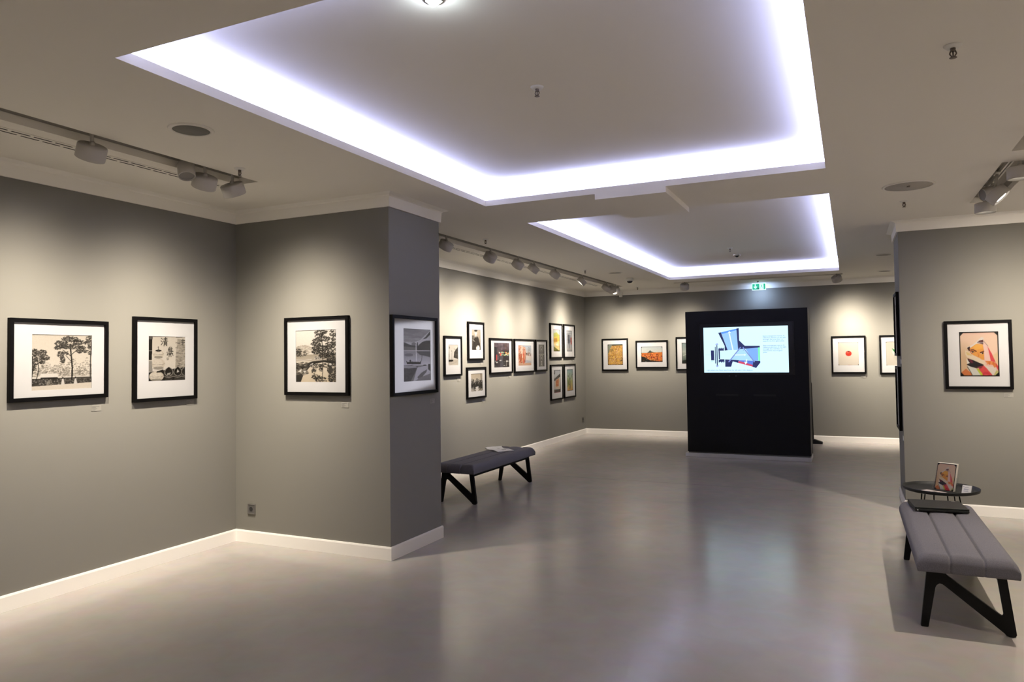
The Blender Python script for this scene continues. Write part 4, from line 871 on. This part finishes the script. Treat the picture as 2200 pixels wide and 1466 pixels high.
POLYS = [('navy', [(0.18, 0.121), (0.214, 0.111), (0.291, 0.508), (0.255, 0.517), (0.256, 0.414)]), ('blue', [(0.215, 0.111), (0.403, 0.038), (0.403, 0.085), (0.223, 0.151)]), ('sky', [(0.223, 0.151), (0.403, 0.071), (0.418, 0.503), (0.291, 0.508)]), ('navy', [(0.401, 0.038), (0.429, 0.026), (0.431, 0.299), (0.496, 0.417), (0.672, 0.423), (0.673, 0.459), (0.503, 0.482), (0.438, 0.489), (0.417, 0.512)]), ('cream', [(0.198, 0.529), (0.418, 0.503), (0.371, 0.613), (0.314, 0.714), (0.196, 0.707)]), ('pale', [(0.438, 0.489), (0.488, 0.482), (0.594, 0.742), (0.314, 0.714)]), ('mid', [(0.503, 0.482), (0.65, 0.461), (0.651, 0.747), (0.594, 0.742)]), ('green', [(0.65, 0.461), (0.673, 0.457), (0.673, 0.752), (0.653, 0.749)]), ('navy', [(0.179, 0.449), (0.186, 0.477), (0.199, 0.442), (0.209, 0.478), (0.222, 0.443), (0.23, 0.474), (0.244, 0.444), (0.247, 0.517), (0.178, 0.519)]), ('navy', [(0.178, 0.735), (0.196, 0.707), (0.25, 0.708), (0.251, 0.783), (0.243, 0.754), (0.234, 0.787), (0.222, 0.759), (0.211, 0.787), (0.201, 0.758), (0.181, 0.786)]), ('navy', [(0.086, 0.509), (0.125, 0.51), (0.126, 0.729), (0.088, 0.729)]), ('navy', [(0.137, 0.431), (0.146, 0.431), (0.147, 0.8), (0.137, 0.8)]), ('navy', [(0.156, 0.392), (0.167, 0.393), (0.168, 0.842), (0.156, 0.842)]), ('lav', [(0.141, 0.387), (0.151, 0.359), (0.172, 0.355), (0.18, 0.388)]), ('lav', [(0.144, 0.842), (0.18, 0.842), (0.171, 0.875), (0.152, 0.875)]), ('navy', [(0.18, 0.519), (0.196, 0.52), (0.196, 0.707), (0.182, 0.707)]), ('navy', [(0.258, 0.711), (0.344, 0.719), (0.349, 0.756), (0.329, 0.874), (0.258, 0.873)]), ('navy', [(0.344, 0.719), (0.422, 0.73), (0.414, 0.79), (0.349, 0.756)]), ('royal', [(0.422, 0.73), (0.594, 0.746), (0.586, 0.838), (0.419, 0.748)]), ('red', [(0.422, 0.746), (0.586, 0.836), (0.582, 0.875), (0.414, 0.79)]), ('navy', [(0.594, 0.744), (0.674, 0.752), (0.674, 0.789), (0.624, 0.904), (0.582, 0.876)]), ('slate', [(0.295, 0.765), (0.305, 0.779), (0.453, 0.453), (0.442, 0.44)]), ('slate', [(0.469, 0.453), (0.479, 0.442), (0.614, 0.77), (0.603, 0.783)]), ('white', [(0.308, 0.146), (0.323, 0.144), (0.362, 0.51), (0.348, 0.512)]), ('white', [(0.298, 0.136), (0.314, 0.085), (0.335, 0.123), (0.321, 0.137)]), ('white', [(0.376, 0.608), (0.487, 0.606), (0.486, 0.626), (0.376, 0.627)]), ('white', [(0.487, 0.588), (0.511, 0.614), (0.489, 0.643)]), ('white', [(0.51, 0.708), (0.523, 0.713), (0.517, 0.763), (0.505, 0.759)]), ('white', [(0.485, 0.763), (0.527, 0.768), (0.501, 0.828)]), ('lav', [(0.012, .606), (.08, .606), (.08, .609), (.012, .609)])]
b = MB(); keys = list(PAL); DW = dx1 - dx0; DH = dz1 - dz0
for i, (cn, pts) in enumerate(POLYS):
    y = -.2262 - .00008 * i; P = [(dx0 + u * DW, dz1 - v * DH) for u, v in pts]
    b.add([(p[0], y, p[1]) for p in P], [tuple(reversed(range(len(P))))], keys.index(cn))
dg = b.build('diagram', [em('screen_' + k_, PAL[k_]) for k_ in keys], scr, fixn=False)
M_txt = em('screen_text', (62, 84, 140))
def text(body, u, v, size, parent, name='screen_text', m=M_txt, sp=.9):
    c = bpy.data.curves.new(name, 'FONT'); c.body = body; c.size = size; c.space_line = sp; c.fill_mode = 'FRONT'; c.resolution_u = 3
    f_ = bpy.data.objects.new('outline', c); COL.objects.link(f_); bpy.context.view_layer.update()
    me = bpy.data.meshes.new_from_object(f_.evaluated_get(bpy.context.evaluated_depsgraph_get())); me.materials.clear(); me.materials.append(m)
    bpy.data.objects.remove(f_, do_unlink=True); bpy.data.curves.remove(c)
    o = bpy.data.objects.new(name, me); COL.objects.link(o); o.parent = parent
    o.location = (dx0 + u * DW, -.2290, dz1 - v * DH); o.rotation_euler = (PI / 2, 0, 0); return o
text('Semi-transparent mirror A\nreflects a portion of the light\nthrough the blue filter to\nexpose the first glass plate.', .709, .228, .0285, scr)
text('Semi-transparent mirror B\nreflects a portion of the light\nthrough the red filter to\nexpose the second glass\nplate.', .709, .434, .0285, scr)
text('Light enters the Devin lens from the left side in this diagram.', .03, .962, .0282, scr)
text('A', .415, .52, .02, scr); text('B', .475, .52, .02, scr); text('Lens', .088, .76, .018, scr)
for x0_, x1_ in ((-1.908, -1.574), (-1.349, -1.028)):
    MB().box(x0_ - C, -.2512, .955, x1_ - C, -.2501, .982).build('grip_slot', mat('slot_black', (.002, .002, .002), .8), t)
for x_ in (-1.70, -1.60): MB().lathe([(.003, 0), (.006, 0)], 10, 0, Matrix.Translation((x_ - C, -.2515, 1.262)) @ Matrix.Rotation(PI / 2, 4, 'X')).build('button', M_plinth, t)

# black stand between kiosk and far wall
t = thing('floor_stand', 'slim black upright with a wedge foot, behind the right edge of the kiosk', 'stand', (-.635, 13.9, 0))
MB().prism([(-.026, .06), (.012, .06), (.002, 1.06), (-.004, 1.075), (-.03, 1.075), (-.033, 1.05)], -.02, .02).build('upright', M_black, t, bevel=.003)
MB().add([(-.06, -.075, 0), (.155, -.075, 0), (.155, .07, 0), (-.06, .07, 0), (-.05, -.06, .075), (.02, -.06, .075), (.155, -.06, .03), (.155, .06, .03), (.02, .06, .075), (-.05, .06, .075)], [(3, 2, 1, 0), (0, 1, 6, 5, 4), (1, 2, 7, 6), (2, 3, 9, 8, 7), (3, 0, 4, 9), (4, 5, 8, 9), (5, 6, 7, 8)]).build('foot', M_black, t)

# wall sockets
M_sock = mat('socket_metal', (.22, .21, .20), .25, metal=.6)
def socket(wall, u, z, label, w=.088):
    loc, r = on_wall(wall, u, z); t = thing('wall_socket', label, 'wall socket', loc, r)
    b = MB(); ring(b, w, w, w - .02, w - .02, -.012, -.0005, w / 2); b.build('frame', M_sock, t, bevel=.004)
    MB().box(-w / 2 + .0095, -.009, .0095, w / 2 - .0095, -.0006, w - .0095).build('plate', mat('socket_plate', (.13, .125, .12), .3, metal=.3), t)
    MB().lathe([(.002, 0), (.0195, 0), (.0195, .0012)], 24, 0, Matrix.Translation((-.002, -.0092, w / 2)) @ Matrix.Rotation(PI / 2, 4, 'X')).build('insert', M_slot, t)
socket('PF', -4.792, .25, 'square metal power socket low on the front of the left pillar')
socket('L', 14.02, .26, 'dark power socket low on the left wall near the far corner', .09)

# ------------------------------------------------------------------ benches
def fabric():
    m = bpy.data.materials.new('grey_felt'); m.use_nodes = True; nt = m.node_tree; b = nt.nodes['Principled BSDF']; L = nt.links
    tc = nt.nodes.new('ShaderNodeTexCoord'); n = nt.nodes.new('ShaderNodeTexNoise'); n.inputs['Scale'].default_value = 420; n.inputs['Detail'].default_value = 3
    mp = nt.nodes.new('ShaderNodeMapping'); mp.inputs['Scale'].default_value = (1, .35, 1); L.new(tc.outputs['Object'], mp.inputs[0]); L.new(mp.outputs[0], n.inputs['Vector'])
    cr = nt.nodes.new('ShaderNodeValToRGB'); cr.color_ramp.elements[0].color = (.085, .081, .090, 1); cr.color_ramp.elements[0].position = .3; cr.color_ramp.elements[1].color = (.150, .144, .156, 1); cr.color_ramp.elements[1].position = .72
    L.new(n.outputs['Fac'], cr.inputs['Fac']); L.new(cr.outputs['Color'], b.inputs['Base Color']); b.inputs['Roughness'].default_value = .95; b.inputs['Specular IOR Level'].default_value = .1; b.inputs['Sheen Weight'].default_value = .1
    bp = nt.nodes.new('ShaderNodeBump'); bp.inputs['Strength'].default_value = .35; bp.inputs['Distance'].default_value = .001; L.new(n.outputs['Fac'], bp.inputs['Height']); L.new(bp.outputs['Normal'], b.inputs['Normal'])
    return m
M_fab = fabric(); M_wood = mat('black_stained_wood', (.004, .004, .004), .5, spec=.15, noise=.2, nscale=30)
BW, BL, BZ0, BZ1 = .50, 1.68, .338, .432


def cushion_mesh():
    us = sorted(set([round(-BW / 2 + BW * i / 60, 5) for i in range(61)] + [round(s * BW / 6 + d, 5) for s in (-1, 1) for d in (-.012, -.008, -.005, -.0025, 0, .0025, .005, .008, .012)] + [round(s * (BW / 2 - d), 5) for s in (-1, 1) for d in (.001, .003, .006, .010, .015)]))
    vs = sorted(set([round(-BL / 2 + BL * i / 60, 5) for i in range(61)] + [round(s * (BL / 2 - d), 5) for s in (-1, 1) for d in (.001, .003, .006, .010, .015, .022, .032, .045)]))
    R = .05
    def edge(d): d = max(0, min(d, R)); return math.sqrt(max(0, 1 - (1 - d / R) ** 2))
    def groove(u):
        g_ = 0
        for s in (-1, 1): g_ = max(g_, math.exp(-((u - s * BW / 6) / .006) ** 2))
        return g_
    def lobe(u):
        k_ = (u + BW / 2) / (BW / 3); f = k_ - math.floor(min(k_, 2.999)); return 4 * f * (1 - f)
    nu, nv = len(us), len(vs); v = []; f = []
    for j, y in enumerate(vs):
        for i, x in enumerate(us):
            e1 = edge(BW / 2 - abs(x)); e2 = edge(BL / 2 - abs(y)); gr = groove(x)
            z = BZ0 + .040 + (BZ1 - BZ0 - .040) * e1 * e2 + .006 * lobe(x) * min(e1, e2) - .016 * gr * min(e1, e2)
            yy = y - math.copysign(.007 * gr * (1 - e2), y) if e2 < .999 else y
            v.append((x, yy, z))
    for j in range(nv - 1):
        for i in range(nu - 1): a = j * nu + i; f.append((a, a + 1, a + nu + 1, a + nu))
    border = [i for i in range(nu)] + [j * nu + nu - 1 for j in range(1, nv)] + [(nv - 1) * nu + i for i in range(nu - 2, -1, -1)] + [j * nu for j in range(nv - 2, 0, -1)]
    prev = border
    for dz, sc in ((.028, 1.0), (.012, .996), (.003, .985), (0, .97)):
        k0 = len(v); nw = []
        for q_ in border:
            x, y, z = v[q_]; v.append((x * (1 - (1 - sc) * .6), y * (1 - (1 - sc) * .25), BZ0 + dz)); nw.append(len(v) - 1)
        n_ = len(border)
        for i in range(n_): f.append((prev[i], nw[i], nw[(i + 1) % n_], prev[(i + 1) % n_]))
        prev = nw
    f.append(tuple(reversed(prev)))
    b = MB(); b.add(v, f, 0, True); return b


def bench(x, y, label):
    t = thing('upholstered_bench', label, 'bench', (x, y, 0), 0, 'grey upholstered benches')
    cushion_mesh().build('seat_cushion', M_fab, t)
    h = BW / 2
    out = [(.055, .338), (.016, .004), (.02, 0), (.052, 0), (.056, .004), (.096, .232), (.104, .248), (.118, .258), (.132, .255), (.146, .245),
           (.425, .018), (.435, .006), (.45, 0), (.466, 0), (.478, .004), (.484, .016), (.444, .338), (.398, .338), (.426, .122), (.424, .113), (.416, .112), (.160, .305), (.150, .315), (.150, .338)]
    for s in (-1, 1):
        yc = s * (BL / 2 - .095); MB().prism([(p[0] - h, p[1]) for p in out], yc - .016, yc + .016).build('leg', M_wood, t, bevel=.003)
    for xx in (.058, .405): MB().box(xx - h, -BL / 2 + .112, .298, xx + .036 - h, BL / 2 - .112, .3375).build('side_rail', M_wood, t, bevel=.002)
    for yy in (-.35, .35): MB().box(.095 - h, yy - .02, .310, .404 - h, yy + .02, .3375).build('cross_rail', M_wood, t)
    return t
bench(.566, 5.63, 'grey upholstered bench at the right with a black laptop on it')
bench(-3.945, 7.74, 'grey upholstered bench beyond the left pillar with a white brochure on it')

# laptop
M_lap = mat('laptop_black', (.010, .011, .010), .45, spec=.3); zt = .4395
t = thing('laptop', 'closed black laptop lying across the far end of the right bench', 'laptop', (.553, 6.20, zt), math.radians(5.5))
MB().box(-.172, -.155, .006, .172, .155, .022).build('base', M_lap, t, bevel=.003)
MB().box(-.172, -.155, .0235, .172, .155, .034).build('lid', M_lap, t, bevel=.003)
MB().box(.115, .118, .0341, .140, .130, .0346).build('badge', mat('badge_grey', (.3, .3, .3), .4), t)
for sx in (-.13, .12): MB().lathe([(.010, 0), (.012, .0062)], 16, 0, Matrix.Translation((sx, -.13, 0))).build('foot', M_slot, t)
for sx in (-.13, .12): MB().lathe([(.010, 0), (.012, .0062)], 16, 0, Matrix.Translation((sx, .13, 0))).build('foot', M_slot, t)
MB().lathe([(.003, 0), (.005, .002)], 12, 0, Matrix.Translation((-.155, -.1555, .014)) @ Matrix.Rotation(PI / 2, 4, 'X')).build('port', M_plinth, t)

# open brochure on the left bench
M_paper = mat('white_paper', (.78, .78, .80), .7)
def sheet(name, w, d, n, fz, m, parent=None, thick=.0015):
    b = MB(); vs = []; fs = []
    for lay in (0, 1):
        for j in range(n + 1):
            for i in range(n + 1):
                x = (i / n - .5) * w; y = (j / n - .5) * d; vs.append((x, y, fz(x, y) + (thick if lay else 0)))
    N = (n + 1) ** 2
    for j in range(n):
        for i in range(n):
            a = j * (n + 1) + i; fs.append((a, a + n + 1, a + n + 2, a + 1)); fs.append((N + a, N + a + 1, N + a + n + 2, N + a + n + 1))
    for i in range(n):
        fs += [(i, i + 1, N + i + 1, N + i), (n * (n + 1) + i + 1, n * (n + 1) + i, N + n * (n + 1) + i, N + n * (n + 1) + i + 1)]
        fs += [((i + 1) * (n + 1), i * (n + 1), N + i * (n + 1), N + (i + 1) * (n + 1)), (i * (n + 1) + n, (i + 1) * (n + 1) + n, N + (i + 1) * (n + 1) + n, N + i * (n + 1) + n)]
    b.add(vs, fs, 0, True); return b.build(name, m, parent)
t = thing('brochure', 'open white brochure lying on the bench beyond the left pillar', 'brochure', (-3.995, 8.15, .4385), math.radians(-38))
wave = lambda x, y: .012 * (math.sin(x * 14) * .5 + .5) * (1 - abs(x) / .2) + .020 * max(0, (-x - .12) / .06) ** 2
sheet('cover', .37, .235, 14, lambda x, y: .0005 + .3 * wave(x, y), mat('brochure_cover', (.10, .10, .12), .5), t)
sheet('page', .36, .225, 14, lambda x, y: .0035 + wave(x, y), M_paper, t)
b = MB()
for (x, y, w_, h_) in ((.02, .05, .05, .006), (.02, .035, .07, .004), (.06, -.01, .02, .02), (.09, -.01, .025, .018), (-.1, .03, .06, .004), (-.1, .015, .06, .004)): b.box(x, y, wave(x, y) + .0055, x + w_, y + h_, wave(x, y) + .0062)
b.build('printed_text', M_ink, t)

# ------------------------------------------------------------------ side table and what stands on it
M_tab = mat('table_black_metal', (.008, .009, .009), .5, spec=.3)
tx, ty, tz, tr = .652, 6.985, .446, .278
t = thing('side_table', 'round black metal tray table behind the right bench', 'side table', (tx, ty, 0))
MB().lathe([(.002, tz), (tr - .012, tz), (tr, tz + .006), (tr + .004, tz + .028), (tr + .0015, tz + .029), (tr - .004, tz + .009), (tr - .014, tz + .0035), (.002, tz + .0035)], 72).build('tray', M_tab, t)
for a, c_ in (((-.137, -.02), (-.19, -.13)), ((-.056, -.06), (-.07, -.2)), ((.038, -.06), (.06, -.2)), ((.121, -.02), (.19, -.13))):
    MB().rod((a[0], a[1], tz), (c_[0], c_[1], .004), .005, 10).build('leg', M_tab, t)
for a, c_ in (((-.1, .1), (-.15, .18)), ((.1, .1), (.15, .18))): MB().rod((a[0], a[1], tz), (c_[0], c_[1], .004), .005, 10).build('leg', M_tab, t)
TT = tz + .0038
# leaflet holder, tilted back
t = thing('brochure_holder', 'clear acrylic holder on the side table carrying a stack of leaflets', 'brochure holder', (.672, 6.93, TT), math.radians(-30))
b = MB(); hw = .084; s_ = math.tan(math.radians(20))
def sl(z, y0): return y0 + z * s_
def slab_t(b, x0, x1, z0, z1, y0, th):
    b.add([(x0, sl(z0, y0), z0), (x1, sl(z0, y0), z0), (x1, sl(z0, y0) + th, z0), (x0, sl(z0, y0) + th, z0), (x0, sl(z1, y0), z1), (x1, sl(z1, y0), z1), (x1, sl(z1, y0) + th, z1), (x0, sl(z1, y0) + th, z1)], [(0, 3, 2, 1), (4, 5, 6, 7), (0, 1, 5, 4), (1, 2, 6, 5), (2, 3, 7, 6), (3, 0, 4, 7)])
slab_t(b, -hw, hw, .003, .20, .024, .003); slab_t(b, -hw, hw, .003, .03, -.024, .003)
slab_t(b, -hw - .002, -hw, .003, .115, -.024, .05); slab_t(b, hw, hw + .002, .003, .115, -.024, .05); b.box(-hw, -.03, 0, hw, .07, .003)
b.build('holder', M_acryl, t)
t2 = thing('leaflet_stack', 'stack of leaflets with the veiled woman portrait, in the acrylic holder', 'leaflet', (.672, 6.93, TT + .005), math.radians(-30))
b = MB(); slab_t(b, -.075, .075, 0, .215, -.014, .033); b.build('pages', mat('leaflet_edge', (.78, .74, .68), .8), t2)
arr = p_veil(66, 96, .045); pm = print_mesh('cover_print', arr, .149, .213 / math.cos(math.radians(20)), t2); pm.location = (0, -.0145 + .1075 * s_, .1075); pm.rotation_euler = (-math.radians(20), 0, 0)
# flyer lying on the tray
t = thing('flyer', 'pale printed flyer lying flat on the left of the side table', 'flyer', (.575, 6.86, TT + .0002), math.radians(-38))
sheet('sheet', .17, .13, 2, lambda x, y: 0, mat('flyer_paper', (.66, .58, .55), .6), t, .0012)
b = MB()
for x, y, w_, h_ in ((-.03, -.045, .05, .02), (.02, -.02, .035, .016), (.0, .01, .03, .02), (.045, -.05, .02, .03), (-.02, -.015, .02, .012)): b.box(x, y, .0013, x + w_, y + h_, .0017)
b.build('printed_text', M_ink, t)
# card holder
t = thing('card_holder', 'small acrylic stand with white cards on the right of the side table', 'card holder', (.822, 6.86, TT), math.radians(-28))
b = MB(); b.box(-.04, -.025, 0, .04, .03, .002); b.box(-.04, .028, .002, .04, .030, .05); b.box(-.042, -.02, .002, -.040, .03, .03); b.box(.040, -.02, .002, .042, .03, .03); b.build('holder', M_acryl, t)
t2 = thing('business_cards', 'white business cards leaning in the small acrylic stand', 'card', (.822, 6.86, TT + .0026), math.radians(-28))
s_ = math.tan(math.radians(24)); b = MB(); slab_t(b, -.033, .033, 0, .062, -.020, .012); b.build('cards', M_paper, t2)
b = MB()
for x, z, w_, h_ in ((-.026, .052, .006, .004), (-.016, .046, .03, .003), (-.02, .034, .036, .003), (-.02, .028, .03, .003), (-.02, .018, .034, .004)): slab_t(b, x, x + w_, z, z + h_, -.0206, .0005)
b.build('printed_text', mat('card_ink', (.25, .25, .40), .6), t2)
